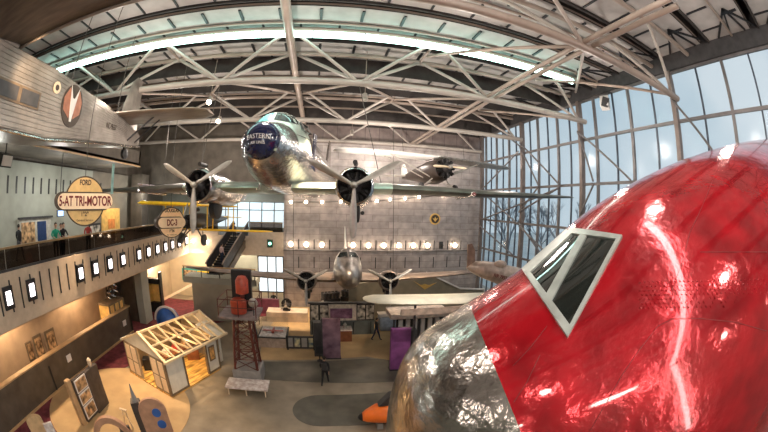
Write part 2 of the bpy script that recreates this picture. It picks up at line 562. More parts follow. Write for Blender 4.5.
RODS = [((22.2, 14.95), (17.3, 11.4)), ((22.2, 14.6), (19.7, 11.4)), ((15.25, 14.7), (10.9, 11.4)), ((15.25, 14.7), (13.95, 11.45)), ((17.25, 11.2), (22.3, 9.4)),
        ((17.3, 11.15), (29.2, 8.4)), ((19.6, 11.4), (22.3, 9.4)), ((7.55, 15.2), (5.3, 12.4)), ((29.2, 7.9), (22.6, 5.8)), ((22.2, 8.3), (18.8, 6.8)), ((13.9, 11.3), (15.1, 9.5)),
        ((25.5, 16.7), (22.2, 14.7)), ((29.2, 11.3), (22.4, 14.3)), ((29.2, 11.3), (22.3, 8.4)), ((22.3, 8.6), (18.0, 5.8))]
for (a, za), (c, zc) in RODS:
    MB().tube((XR - 0.45, a, za), (XR - 0.45, c, zc), 0.065, 6).build('brace_rod', M_MULL, win, world=True)

# --- roof
struct(MB().bx(-26, XR + 0.3, -16, YB + 0.5, ZR + 1.0, ZR + 1.2).build('ceiling', M_ROOF_D))
k = -8
strip = 0
while True:
    y0 = 11.7 + 3.4 * k
    if y0 > 29:
        break
    y1 = min(y0 + (1.85 if k >= 0 else 2.75), YB - .2)
    b = MB()
    b.bx(-19.2, XR - 0.3, y0, y1, ZR, ZR + 0.12)
    b.mark(1)
    x = -18.0
    while x < XR - 0.6:
        b.bx(x - 0.06, x + 0.06, y0 + 0.15, y0 + 1.05, ZR - 0.07, ZR - 0.002)
        b.bx(x + 0.8, x + 0.9, y0 + 1.5, y1 - 0.05, ZR - 0.05, ZR - 0.002)
        x += 1.75
    b.mark(0)
    b.mark(2)
    b.bx(-19.2, XR - 0.3, y1 + 0.02, y1 + 0.12, ZR - (0.12 if k < 0 else 0.5 if k < 1 else 0.85), ZR + 0.95)
    b.bx(-19.2, XR - 0.3, y0 - 0.06, y0 - 0.01, ZR, ZR + 0.9)
    struct(b.build('ceiling_panel', [M_ROOF_L, M_BLACK, M_ROOF_D]))
    b = MB()
    b.tube((-19, y0 + 1.25, ZR - 0.12), (XR - 0.4, y0 + 1.25, ZR - 0.12), 0.07, 6)
    b.tube((-19, y1 + .65, ZR + .1), (XR - 0.4, y1 + .65, ZR + .1), 0.09, 6)
    struct(b.build('ceiling_pipe', M_STEEL2))
    k += 1

# fan of black ribs in the coffers along the window edge
b = MB()
for yc in (-1.0, 2.3, 5.7, 9.1, 12.5, 15.9, 19.3, 22.7):
    for dy in (-1.3, -0.5, 0.5, 1.3):
        b.bar((13.1, yc, ZR - 0.06), (15.3, yc + dy, ZR - 0.06), 0.10, 0.06)
struct(b.build('ceiling_rib', M_BLACK))

# --- roof trusses (each a three-chord lattice girder)
TR = [(7.2, 'nearest roof truss, its tan lower chord crossing above the red airliner nose'),
      (14.5, 'second roof truss from the camera, pale lower chord just behind the long light tube'),
      (22.0, 'third roof truss from the camera, above the old radial monoplane'),
      (29.3, 'farthest roof truss, running along the top of the silver wall')]
BN = [-18.3 + 6.6 * k for k in range(6)]
TN = [-15.0 + 6.6 * k for k in range(5)]
ZB, ZT = 15.2, 17.25
for y0, lab in TR:
    t = thing('roof_truss', lab, 'roof truss', (0, y0, ZB), group='roof trusses')
    lo = -19.0
    if y0 < 10:
        lo = -3.0
    MB().tube((lo, y0, ZB), (XR - 0.35, y0, ZB), 0.165, 12).build('bottom_chord', M_STEEL if y0 > 10 else M_STEEL2, t, True, world=True)
    for s in (-1, 1):
        if y0 + 1.3 * s > 30:
            continue
        MB().tube((-19, y0 + 1.3 * s, ZT), (XR - 0.35, y0 + 1.3 * s, ZT), 0.12, 8).build('top_chord', M_STEEL2, t, True, world=True)
        for bx_ in BN:
            for dx in (-3.3, 3.3):
                if -19.0 < bx_ + dx < XR - .4 and bx_ > lo:
                    MB().tube((bx_, y0, ZB), (bx_ + dx, y0 + 1.3 * s, ZT), 0.085, 8).build('diagonal', M_STEEL, t, True, world=True)
    for tx in TN:
        if y0 < 28:
            MB().tube((tx, y0 - 1.3, ZT), (tx, y0 + 1.3, ZT), 0.07, 6).build('cross_tie', M_STEEL2, t, True, world=True)
# purlins between the trusses
PUR = [(8.0, 3, 29.2, ZB + 0.12, .10, 'left pipe of the tan twin purlin crossing the roof trusses near the window'),
       (8.45, 3, 29.2, ZB + 0.12, .10, 'right pipe of the tan twin purlin crossing the roof trusses near the window'),
       (-1.8, 8, 29.8, 16.85, .2, 'thick pale pipe running toward the silver wall above the blue-nosed airliner')]
for x, y0, y1, z, r, lab in PUR:
    tag(MB().tube((x, y0, z), (x, y1, z), r, 12).build('roof_pipe', M_STEEL2, None, True), lab, 'pipe')
# sway braces: zig-zag pipes between trusses, low level
b = [((1.5, 14.5), (-1.8, 22)), ((1.5, 14.5), (4.8, 22)), ((8.1, 14.5), (4.8, 22)), ((-5.1, 14.5), (-1.8, 22)), ((-5.1, 14.5), (-8.4, 22)), ((8.1, 14.5), (11.4, 22)), ((14.7, 14.5), (11.4, 22)),
     ((1.5, 22), (-1.8, 29.3)), ((1.5, 22), (4.8, 29.3)), ((8.1, 22), (4.8, 29.3)), ((-5.1, 22), (-1.8, 29.3)), ((8.1, 22), (11.4, 29.3)), ((14.7, 22), (11.4, 29.3)),
     ((8.1, 7.2), (14.7, 14.5)), ((8.1, 7.2), (4.8, 14.5)), ((14.7, 7.2), (11.4, 14.5)), ((-11.7, 14.5), (-8.4, 22))]
names = ['between the second and third roof trusses', 'between the third and farthest roof trusses', 'between the nearest and second roof trusses']
cnt = {}
for (xa, ya), (xc, yc) in b:
    n = names[0 if ya == 14.5 else (1 if ya == 22 else 2)]
    cnt.setdefault(n, []).append((xa, ya, xc, yc))
for n, L in cnt.items():
    L.sort(key=lambda q: q[0] + q[2])
    for i, (xa, ya, xc, yc) in enumerate(L):
        tag(MB().tube((xa, ya, ZB), (xc, yc, ZT - 0.2), 0.075, 8).build('sway_brace', M_STEEL2, None, True),
            'slanting brace pipe, %s from left, %s' % (ORD[i], n), 'brace', 'sway braces ' + n)

# --- the long light tube
t = thing('light_tube', 'long glowing white light tube spanning the hall below the roof', 'light', (0, 13.2, 17.0))
MB().tube((-18.5, 13.2, 17.0), (13.2, 13.2, 17.0), 0.16, 16).build('diffuser', M_TUBE, t, True, world=True)
for k in range(13):
    x = -14.6 + 2.3 * k
    MB().lathe([(x - 0.025, 0.17), (x + 0.025, 0.17)], (0, 13.2, 17.0), 'x', 16).build('joint_ring', M_MULL, t, True, world=True)
MB().bx(-18.5, 13.2, 13.1, 13.3, 17.2, 17.32).build('housing', M_STEEL2, t, world=True)

t = thing('light_tube', 'second long light tube overhead, mirrored as the white streak in the red nose', 'light', (2.5, -5, 16.7))
MB().tube((4.6, 4.2, 16.7), (-1.6, -14.5, 16.7), 0.26, 16).build('diffuser', M_TUBE2, t, True, world=True)
MB().bar((4.6, 4.2, 17.0), (-1.6, -14.5, 17.0), .2, .08).build('housing', M_STEEL2, t, world=True)
for f_ in (.1, .5, .9):
    x, y = 4.6 - 6.2 * f_, 4.2 - 18.7 * f_
    MB().tube((x, y, 17.0), (x, y, ZR + 1), .02, 6).build('hanger', M_DARK, t, world=True)
t = thing('light_tube', 'unseen slanting light tube on the rear wall, shaped for the low nose reflection', 'light', (1, -15.6, 10))  # unseen, added so the streak in the red nose runs on downward
MB().path([(-1.7, -15.6, 16.6), (1.1, -15.6, 9.3), (3.1, -15.6, 5.0)], .26, 14).build('diffuser', M_TUBE2, t, True, world=True)
MB().path([(-1.7, -15.9, 16.6), (1.1, -15.9, 9.3), (3.1, -15.9, 5.0)], .08, 8).build('housing', M_STEEL2, t, True, world=True)

# ================================================================ AIRCRAFT
def ring(y, cx, cz, rx, zt, zb, n=28, e=2.0):
    """cross-section in the xz plane at y; half width rx, zt above and zb below the centre"""
    out = []
    for i in range(n):
        a = 2 * pi * i / n
        c, s = cos(a), sin(a)
        c2 = math.copysign(abs(c) ** (2 / e), c)
        s2 = math.copysign(abs(s) ** (2 / e), s)
        out.append(V3((cx + rx * c2, y, cz + (zt if s > 0 else zb) * s2)))
    return out


def foil(le, chord, thick, n=8, d=V3((0, 1, 0)), up=V3((0, 0, 1))):
    """airfoil section: leading edge point, chord along d"""
    le = V3(le)
    xs = [0.5 * (1 - cos(pi * k / n)) for k in range(n + 1)]
    T = lambda x: thick * chord * 5 * (.2969 * sqrt(x) - .126 * x - .3516 * x * x + .2843 * x ** 3 - .1015 * x ** 4)
    top = [le + d * (x * chord) + up * (T(x) * 1.25) for x in xs]
    bot = [le + d * (x * chord) - up * (T(x) * 0.75) for x in xs]
    return top + bot[-2:0:-1]


def wing(name, secs, m, parent, smooth=True):
    """secs: (x, y of leading edge, z, chord, relative thickness)"""
    b = MB()
    b.loft([foil((x, y, z), c, th) for x, y, z, c, th in secs])
    return b.build(name, m, parent, smooth, ang=50)


def blade_mesh(b, c, ang, R, r0, wmax, fwd=V3((0, -1, 0))):
    """one propeller blade in the xz plane at centre c, pointing at angle ang (0 = up, clockwise seen from the front)"""
    d = V3((sin(ang), 0, cos(ang)))
    side = d.cross(fwd)
    rings = []
    for k in range(12):
        t = k / 11
        r = r0 + (R - r0) * t
        w = wmax * (0.35 + 0.65 * min(1, t / 0.35)) * (1 if t < 0.72 else sqrt(max(0.02, 1 - ((t - .72) / .285) ** 2)))
        th = 0.055 * (1 - 0.75 * t) + 0.008
        tw = radians(38 * (1 - t) + 12)
        u = side * cos(tw) + fwd * sin(tw)
        v = d.cross(u)
        p = V3(c) + d * r
        rings.append([p + u * (w / 2 * cos(q)) + v * (th * sin(q)) for q in [2 * pi * i / 10 for i in range(10)]])
    b.loft(rings)


def radial_engine(par, c, R, mcowl, depth=0.9, prop=1.75, ncyl=9, angs=(180, 62, -62), cowl=True, mblade=None, wmax=0.26):
    """par: parent thing. builds cowl ring, cylinders, crankcase, hub and blades around c, facing -y"""
    c = V3(c)
    if cowl:
        b = MB()
        prof = [(depth, R * 0.96), (depth * .6, R * 1.0), (0.12, R * 0.985), (0.02, R * .93), (-0.02, R * .86), (0.04, R * 0.80), (0.3, R * 0.80), (depth * .9, R * .9)]
        b.lathe(prof, c, 'y', 32, cap=False)
        b.build('cowl_ring', mcowl, par, True, ang=60)
        b = MB()
        b.lathe([(0.05, R * .795), (depth * .85, R * .79), (depth * .86, .02)], c, 'y', 28, cap=False)
        b.build('cowl_shade', M_BLACK, par, True)  # black inner sheet for the shade inside the cowl
    b = MB()
    for i in range(ncyl):
        a = 2 * pi * i / ncyl + 0.12
        d = V3((sin(a), 0, cos(a)))
        for k in range(5):
            r = R * (0.34 + 0.095 * k)
            b.tube(c + d * r + V3((0, .3, 0)), c + d * (r + R * 0.06) + V3((0, .3, 0)), R * 0.155, 10)
        b.tube(c + d * R * .3 + V3((0, .3, 0)), c + d * R * .78 + V3((0, .3, 0)), R * .12, 8)
        b.tube(c + d * R * .3 + V3((R * .1, .12, 0)), c + d * R * .74 + V3((R * .08, .18, 0)), R * .025, 6)
    b.lathe([(0.5, R * .78), (0.56, R * .78)], c, 'y', 24)
    b.build('cylinders', M_ENG, par)
    b = MB()
    b.lathe([(0.5, R * .36), (0.12, R * .36), (0.0, R * .28), (-0.12, R * .15), (-0.3, R * .12)], c, 'y', 20)
    b.build('crankcase', M_DARK, par, True, ang=50)
    hc = c + V3((0, -0.30, 0))
    b = MB()
    b.lathe([(0.14, R * .13), (0.08, R * .17), (-0.08, R * .17), (-0.18, R * .10), (-0.24, 0.01)], hc, 'y', 18)
    h = b.build('propeller_hub', M_DULL, par, True)
    for a in angs:
        b = MB()
        blade_mesh(b, hc, radians(a), prop, R * .12, wmax)
        b.build('propeller_blade', mblade or M_DULL, h, True, ang=60)


# ---------------------------------------------- blue-nosed twin-engine airliner, hung from the roof
dc = thing('airliner', 'silver twin-engine airliner with navy nose cap hanging in the middle of the hall', 'airplane',
           (-1.40, 14.1, 10.10), (radians(-1.0), radians(-0.3), radians(-8.5)))
F = [(-4.20, 1.10, .05, .05, .05), (-4.15, 1.10, .28, .26, .28), (-3.98, 1.09, .52, .47, .52), (-3.65, 1.06, .77, .66, .76), (-3.2, 1.03, .95, .80, .93), (-2.9, 1.0, 1.03, .90, 1.0), (-2.45, .97, 1.12, 1.40, 1.08),
     (-2.0, .95, 1.17, 1.56, 1.14), (-1.4, .93, 1.21, 1.57, 1.18), (-.5, .92, 1.24, 1.50, 1.20), (1, .92, 1.25, 1.38, 1.22), (5, .95, 1.23, 1.34, 1.18), (8, 1.05, 1.05, 1.20, .98), (11, 1.25, .72, .9, .66), (13.5, 1.4, .36, .55, .36), (15.0, 1.5, .05, .15, .08)]
F = [(y, cz + .33 - .02 * max(0, y), rx, zt, zb + (.16 if y > -2.9 else .05)) for y, cz, rx, zt, zb in F]
b = MB()
b.loft([ring(y, 0, cz, rx, zt, zb) for y, cz, rx, zt, zb in F])
fus = b.build('fuselage', M_ALU, dc, True, ang=180)
# crown of the cockpit, the tube's greenish light put into its colour
b = MB()
b.loft([ring(y, 0, cz, rx * 1.012, zt * 1.012, 0.02)[0:15] for y, cz, rx, zt, zb in F[5:9]], cap=False, close=False)
b.build('cockpit_crown', M_TINTWING, dc, True, ang=180)
# nose cap
b = MB()
NC = []
for y, cz, rx, zt, zb in F[0:5]:
    NC.append(ring(y - .012, 0, cz, rx * 1.015 + .005, zt * 1.015 + .005, zb * 1.015 + .005))
NC.insert(3, ring(-3.862, 0, 1.405, .645, .58, .66))
b.loft(NC[:4])
cap = b.build('nose_cap', M_NAVY, dc, True, ang=180)
BV_F = BVHTree.FromObject(fus, bpy.context.evaluated_depsgraph_get())


def wrap_text(body, size, m, par, zc, ytop, bow=0.0, sx=1.0):
    """lettering pressed onto the nose from the front"""
    o = text('lettering', body, size, m, par, (0, 0, 0), (0, 0, 0), 0.004, sx)
    me = o.data
    for v in me.vertices:
        x, z = v.co.x, v.co.y + zc - bow * v.co.x ** 2
        hit = BV_F.ray_cast(V3((x, -8, z)), V3((0, 1, 0)))
        y = (hit[0].y if hit[0] is not None else ytop) - 0.035 - (0.01 if v.co.z > 0 else 0)
        v.co = V3((x, y, z))
    return o


wrap_text('EASTERN', 0.215, M_WHITE, dc, 1.44, -3.9, 0.25, 0.92)
wrap_text('AIR LINES', 0.125, M_WHITE, dc, 1.24, -4.0, 0.15, 0.9)


def shell_patch(name, bvh, quad, m, par, off, nu=6, nv=5, thick=0.0):
    """a curved plate lying on the fuselage: quad corners (x,z pairs) cast along +y"""
    b = MB()
    G = []
    for i in range(nu + 1):
        row = []
        for j in range(nv + 1):
            u, v = i / nu, j / nv
            p = [(quad[0][k] * (1 - u) + quad[1][k] * u) * (1 - v) + (quad[3][k] * (1 - u) + quad[2][k] * u) * v for k in (0, 1)]
            h = bvh.ray_cast(V3((p[0], -8, p[1])), V3((0, 1, 0)))
            q = h[0] + h[1] * off if h[0] is not None else V3((p[0], -2, p[1]))
            row.append(b.bm.verts.new(q))
        G.append(row)
    for i in range(nu):
        for j in range(nv):
            b.bm.faces.new((G[i][j], G[i + 1][j], G[i + 1][j + 1], G[i][j + 1]))
    return b.build(name, m, par, True)


M_COCKPIT = mat('cockpit_dark_glass', (0.02, 0.03, 0.03), 0.06, 0, 0.3, 2, coat=0.6)
M_TEALG = mat('cockpit_teal_glass', (0.10, 0.32, 0.30), 0.06, 0, 0.2, 2, coat=0.6)
shell_patch('windshield', BV_F, [(-0.80, 2.24), (-0.05, 2.30), (-0.05, 2.76), (-0.58, 2.66)], M_TEALG, dc, 0.03)
shell_patch('windshield', BV_F, [(0.05, 2.30), (0.86, 2.20), (0.62, 2.66), (0.05, 2.76)], M_COCKPIT, dc, 0.03)
for s, m in ((-1, M_TEALG), (1, M_COCKPIT)):
    b = MB()
    P = [(1.02, -2.3, 2.18), (1.17, -1.45, 2.18), (0.98, -1.45, 2.52), (0.84, -2.1, 2.52)]
    b.prism([(s * (x + .05), y, z - 0.12) for x, y, z in P], (-s * 0.12, 0, 0))
    b.build('side_window', m, dc)
b = MB()
for z in (1.05, 1.45, 1.8):
    for s in (-1, 1):
        b.path([(s * 1.0, -3.0, z * .9 + .1), (s * 1.16, -2.0, z), (s * 1.23, -1, z), (s * 1.26, 1, z)], 0.012, 5)
b.build('skin_seam', M_DARK, dc)
for s in (-1, 1):
    b = MB()
    b.prism([(s * 1.20, -1.1, 0.85), (s * 1.24, -0.75, 0.7), (s * 1.265, -0.75, 2.2), (s * 1.2, -1.1, 2.2)], (s * 0.03, 0, 0))
    b.build('door_stripe', M_NAVY, dc)
# wings, set at their own incidence about the leading edge
def incid(o):
    a = radians(0.6)
    o.rotation_euler = (a, 0, 0)
    c = V3((0, -1.9, 0))
    o.location = c - Matrix.Rotation(a, 3, 'X') @ c
    return o


for s in (-1, 1):
    b = MB()
    b.loft([foil((s * x, y, z), c, th) for x, y, z, c, th in ((0.6, -1.95, 0, 4.6, .105), (2.85, -1.9, .02, 4.5, .105), (4.3, -1.75, .04, 4.25, .105))])
    incid(b.build('inner_wing', M_TINTWING, dc, True, ang=50))
    b = MB()
    b.loft([foil((s * x, y, z), c, th) for x, y, z, c, th in ((4.3, -1.75, .04, 4.25, .102), (8, -.75, .02, 3.1, .11), (12, .35, .10, 1.95, .11), (13.8, .95, .16, 1.2, .10), (14.4, 1.5, .18, .45, .09))])
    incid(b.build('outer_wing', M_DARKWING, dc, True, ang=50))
    b = MB()
    b.tube((s * 7.6, -.95, .0), (s * 7.6, 1.6, -.06), 0.10, 8)
    b.build('wing_joint_band', M_ALU, dc, True)
    nx = s * 2.95
    b = MB()
    b.loft([ring(y, nx, cz, r, r * 1.0, r * 1.05, 20) for y, cz, r in ((-1.95, .05, .58), (-1.7, .05, .63), (-.9, .0, .66), (.5, -.08, .58), (1.8, -.1, .35), (2.8, 0, .06))])
    b.build('nacelle', M_ALU, dc, True, ang=180)
    radial_engine(dc, (nx, -3.25 + .6, .05), .67, M_ALU, 0.85, 1.75)
    b = MB()
    b.lathe([(-.16, .30), (-.12, .45), (.12, .45), (.16, .30)], (nx, -1.0, -.78), 'x', 20)
    b.build('main_wheel', M_BLACK, dc, True)
    b = MB()
    b.lathe([(-.05, .07), (.30, .07), (.34, .05)], (nx + .28 * s, -2.35, -.85), 'y', 10)
    b.build('exhaust_pipe', M_ENG, dc, True)
    MB().lathe([(-.02, .085), (.55, .085)], (nx, -2.6, .86), 'y', 8).build('air_scoop', M_ENG, dc, True)
    wing('stabilizer', [(s * .1, 11.7, 1.6, 2.6, .1), (s * 3.6, 12.9, 1.75, 1.1, .09), (s * 4.0, 13.4, 1.77, .4, .08)], M_ALU, dc)
b = MB()
b.loft([foil((0, y, z), c, .09, up=V3((1, 0, 0))) for y, z, c in ((9.2, 2.0, 5.2), (11.8, 3.2, 3.0), (12.6, 4.4, 2.2), (13.2, 4.95, 1.2))])
b.build('fin', M_ALU, dc, True, ang=50)
for s in (-1, 1):
    b = MB()
    b.path([(s * .22, -3.15, .05), (s * .22, -3.15, -.12), (s * .22, -3.55, -.14)], 0.022, 6)
    b.build('pitot_mast', M_ALU, dc, True)
# hanging cables
for (x, y, z, tx, ty, tz, lab) in ((-5.5, 14.0, 10.3, -5.1, 14.5, 15.1, 'left'), (2.6, 14.0, 10.4, 1.5, 14.5, 15.1, 'right')):
    tag(MB().tube((x, y, z), (tx, ty, tz), 0.018, 6).build('steel_cable', M_CABLE),
        'thin roof cable to the blue-nosed airliner above the photo\'s %s engine' % lab, 'cable')

# ---------------------------------------------- lower twin-engine airliner
bo = thing('airliner', 'bare silver twin-engine airliner hanging low in front of the row of wall lamps', 'airplane',
           (1.83, 21.6, 4.6), (radians(-8.0), radians(-0.6), radians(-3.0)))
F2 = [(-4.45, .60, .05, .05, .05), (-4.4, .60, .24, .26, .26), (-4.2, .60, .44, .48, .5), (-3.8, .60, .62, .70, .72), (-3.3, .62, .75, .86, .9), (-2.75, .64, .82, 1.0, .98), (-2.35, .66, .85, 1.32, 1.02), (-1.9, .68, .87, 1.42, 1.05), (-1, .7, .88, 1.40, 1.05),
      (2, .75, .86, 1.3, 1.0), (6, .95, .62, 1.0, .7), (9.5, 1.2, .25, .45, .3), (11, 1.25, .04, .1, .06)]
F2 = [(y if y < 0 else y * .64, cz, rx, zt, zb) for y, cz, rx, zt, zb in F2]
b = MB()
b.loft([ring(y, 0, cz, rx, zt, zb) for y, cz, rx, zt, zb in F2])
f2 = b.build('fuselage', M_ALU_W, bo, True, ang=180)
BV2 = BVHTree.FromObject(f2, bpy.context.evaluated_depsgraph_get())
shell_patch('windshield', BV2, [(-0.62, 1.52), (-.05, 1.56), (-.05, 1.86), (-.45, 1.80)], M_COCKPIT, bo, .03)
shell_patch('windshield', BV2, [(.05, 1.56), (.62, 1.52), (.45, 1.80), (.05, 1.86)], M_COCKPIT, bo, .03)
b = MB()
b.lathe([(-.02, .17), (.02, .15)], (0, -4.40, .62), 'y', 16)
b.build('landing_light', M_DULL, bo)
for s in (-1, 1):
    b = MB()
    b.loft([foil((s * x, y, z), c, th) for x, y, z, c, th in ((.5, -1.5, .1, 4.0, .15), (2.5, -1.35, .08, 3.8, .14), (6.5, -.75, .2, 2.9, .12), (10.6, -.1, .36, 1.9, .11), (11.8, .35, .40, 1.2, .1), (12.2, .9, .41, .3, .09))])
    b.build('wing', M_ALU_D, bo, True, ang=50)
    nx = s * 2.5
    b = MB()
    b.loft([ring(y, nx, cz, r, r, r, 20) for y, cz, r in ((-1.62, .1, .50), (-1.4, .1, .55), (-.6, .08, .52), (.8, .05, .3), (1.6, .05, .05))])
    b.build('nacelle', M_ALU_W, bo, True, ang=180)
    radial_engine(bo, (nx, -2.3, .1), .63, M_ALU_D, .7, 1.5, wmax=.2)
    wing('stabilizer', [(s * .1, 4.9, .1, 2.0, .1), (s * 2.2, 5.8, .0, 1.0, .09), (s * 2.5, 6.2, .0, .3, .08)], M_ALU_W, bo)
    b = MB()
    b.lathe([(-.13, .25), (-.1, .4), (.1, .4), (.13, .25)], (nx, -1.1, -.75), 'x', 18)
    b.build('main_wheel', M_BLACK, bo, True)
    b = MB()
    for q in (-.2, .2):
        MB().tube((nx + q, -.9, 0), (nx + q, -1.1, -.75), .06).build('gear_strut', M_DARK, bo)
b = MB()
b.loft([foil((0, y, z), c, .08, up=V3((1, 0, 0))) for y, z, c in ((4.2, 1.7, 2.9), (4.9, 2.8, 2.1), (5.5, 3.7, 1.3), (6.0, 4.0, .6))])
b.build('fin', M_WHITE, bo, True, ang=50)
for (x, tx, lab) in ((-1.7, -1.8, 'left'), (4.9, 4.8, 'right')):
    tag(MB().tube((x, 21.4, 5.2), (tx, 22, 15.1), 0.02, 6).build('steel_cable', M_CABLE),
        'thin roof cable down to the %s wing of the low silver airliner' % lab, 'cable')

# ---------------------------------------------- corrugated tri-motor, upper left
tm = thing('tri_motor', 'corrugated metal high-wing transport plane with oval emblem at the upper left', 'airplane', (-10.0, 5.2, 11.4))
b = MB()
SEC = [(1.2, -11.0, 11.42, 13.75), (7.25, -11.0, 11.42, 13.75), (10.2, -10.85, 11.72, 13.47), (12.4, -10.6, 11.93, 13.14), (13.9, -10.2, 12.08, 12.75)]
rings = []
for y, xl, zb, zt in SEC:
    w = -9.0 - xl
    rings.append([V3((xl, y, zb + .08)), V3((xl + .08, y, zb)), V3((-9.08, y, zb)), V3((-9.0, y, zb + .08)), V3((-9.0, y, zt - .12)), V3((-9.0 - .22, y, zt)), V3((xl + .22, y, zt)), V3((xl, y, zt - .12))])
b.loft(rings)
fm = b.build('fuselage', M_TRI, tm, world=True)
b = MB()
y = 1.6
for k in range(16):                                   # corrugation beads along the side
    t = k / 15
    b.path([(-8.995, 1.3, 11.55 + 2.1 * t), (-8.995, 7.25, 11.55 + 2.1 * t), (-8.995, 10.2, 11.82 + 1.55 * t), (-8.995, 12.4, 12.0 + 1.05 * t), (-8.995, 13.8, 12.12 + .55 * t)], .011, 5)
b.build('corrugation', M_TRI, tm, world=True)
b = MB()
b.path([(-8.98, 1.2, 11.42), (-8.98, 7.25, 11.42), (-8.98, 10.2, 11.72), (-8.98, 12.4, 11.93), (-8.98, 13.9, 12.08)], .045, 6)
b.build('lower_longeron', M_ALU, tm, True, world=True)
for y0, y1 in ((2.3, 4.2), (4.45, 6.62)):
    b = MB()
    b.bx(-9.02, -8.97, y0, y1, 12.2, 12.74)
    fr = b.build('window_frame', mat('bronze_window_frame', (.13, .09, .055), .5), tm, world=True)
    b = MB()
    b.bx(-8.985, -8.955, y0 + .08, y0 + (y1 - y0) * .48, 12.27, 12.67).bx(-8.985, -8.955, y0 + (y1 - y0) * .56, y1 - .08, 12.27, 12.67)
    g = b.build('window_pane', M_DARK, tm, world=True)
    g.parent = fr
b = MB()
b.lathe([(0, .12), (.03, .20), (.05, .20)], (-9.0, 7.35, 13.1), 'x', 20)
b.build('porthole_ring', M_CREAM, tm, world=True)
b = MB()
b.lathe([(.05, .10), (.06, .10)], (-9.0, 7.35, 13.1), 'x', 16)
b.build('porthole_glass', M_DKBROWN, tm, world=True)
# oval emblem: dark disc, orange field, winged white shield
ec = V3((-8.99, 8.42, 12.74))


def oval(b, c, ry, rz, x0, x1, n=28):
    b.loft([[V3((x, c.y + ry * cos(2 * pi * i / n), c.z + rz * sin(2 * pi * i / n))) for i in range(n)] for x in (x0, x1)])


b = MB()
oval(b, ec, .62, .74, ec.x - .02, ec.x + .02)
em = b.build('emblem_disc', M_DKBROWN, tm, world=True)
b = MB()
for s in (-1, 1):
    b.prism([(ec.x + .02, ec.y + s * .12, ec.z - .45), (ec.x + .02, ec.y + s * .50, ec.z - .22), (ec.x + .02, ec.y + s * .54, ec.z + .2), (ec.x + .02, ec.y + s * .30, ec.z + .58), (ec.x + .02, ec.y + s * .12, ec.z + .3)], (.015, 0, 0))
b.build('emblem_field', mat('emblem_rust', (.42, .17, .10), .6), tm, world=True)
b = MB()
b.prism([(ec.x + .03, ec.y - .05, ec.z - .55), (ec.x + .03, ec.y + .05, ec.z - .55), (ec.x + .03, ec.y + .16, ec.z + .05), (ec.x + .03, ec.y + .26, ec.z + .66), (ec.x + .03, ec.y + .06, ec.z + .25), (ec.x + .03, ec.y - .06, ec.z + .25), (ec.x + .03, ec.y - .26, ec.z + .66), (ec.x + .03, ec.y - .16, ec.z + .05)], (.015, 0, 0))
b.build('emblem_wings', M_WHITE, tm, world=True)
text('registration', 'NC-9637', .34, M_DKBROWN, tm, (1.02, 11.3 - 5.2, 12.55 - 11.4), (pi / 2, 0, pi / 2), .006, .62)
# wing (thick, corrugated) over the fuselage
b = MB()
for x in ():
    pass
b.loft([foil((x, yl, z), c, th) for x, yl, z, c, th in ((-14.2, 1.9, 13.9, 3.2, .16), (-11.2, 1.4, 13.85, 3.75, .18), (-8.8, 1.4, 13.85, 3.75, .18), (-4, 1.9, 13.9, 3.35, .16), (1.0, 2.5, 14.0, 2.5, .13), (2.0, 3.0, 14.0, 1.4, .12))])
b.build('wing', mat('brown_wing_underside', (0.15, 0.115, 0.09), 0.5, 0.35, 0.35, 1.0, stretch=(1, 6, 1)), tm, True, world=True, ang=50)
b = MB()
b.bx(-10.9, -9.1, 1.5, 5.0, 13.5, 13.9)
b.build('wing_fairing', M_TRI, tm, world=True)
b = MB()
b.tube((-14.2, 5.10, 13.84), (-11.2, 5.16, 13.8), .05).tube((-11.2, 5.16, 13.8), (-4, 5.24, 13.85), .05).tube((-4, 5.24, 13.85), (1.0, 5.0, 13.95), .05)
b.build('wing_trailing_edge', M_STEEL2, tm, True, world=True)
# tail
b = MB()
b.loft([foil((-9.9, y, z), c, .07, up=V3((1, 0, 0))) for y, z, c in ((12.9, 12.7, 2.0), (13.2, 14.0, 1.7), (13.7, 15.4, 1.1), (14.1, 15.75, .5))])
b.build('fin', M_TRI, tm, True, world=True, ang=50)
b = MB()
b.loft([foil((x, y, z), c, .09) for x, y, z, c in ((-14.25, 12.2, 13.25, 1.2), (-13.8, 11.9, 13.25, 1.7), (-9.8, 11.5, 13.2, 2.5), (-5.4, 12.2, 13.28, 1.8), (-4.85, 12.6, 13.3, 1.0))])
b.build('stabilizer', mat('brown_stabilizer_skin', (0.30, 0.235, 0.19), 0.5, 0.4, 0.25, 1.0, stretch=(1, 6, 1)), tm, True, world=True, ang=50)
b = MB()
b.tube((-9.2, 12.8, 12.1), (-7.6, 12.8, 13.2), .045)
b.build('tail_strut', M_DARK, tm, world=True)
MB().tube((-9.2, 13.5, 12.1), (-7.6, 13.4, 13.2), .035).build('tail_strut', M_DARK, tm, world=True)
b = MB()
b.lathe([(-.12, .12), (-.08, .24), (.08, .24), (.12, .12)], (-9.6, 13.5, 11.75), 'x', 16)
b.tube((-9.6, 13.3, 12.2), (-9.6, 13.5, 11.75), .05)
b.build('tail_wheel', M_BLACK, tm, True, world=True)
for y, lab in ((9.0, 'just behind its oval emblem'), (12.9, 'at its tail')):
    tag(MB().tube((-10.0, y, 13.3), (-10.0, y, ZR), .02, 6).build('steel_cable', M_CABLE), 'steel cable holding up the corrugated transport plane ' + lab, 'cable')

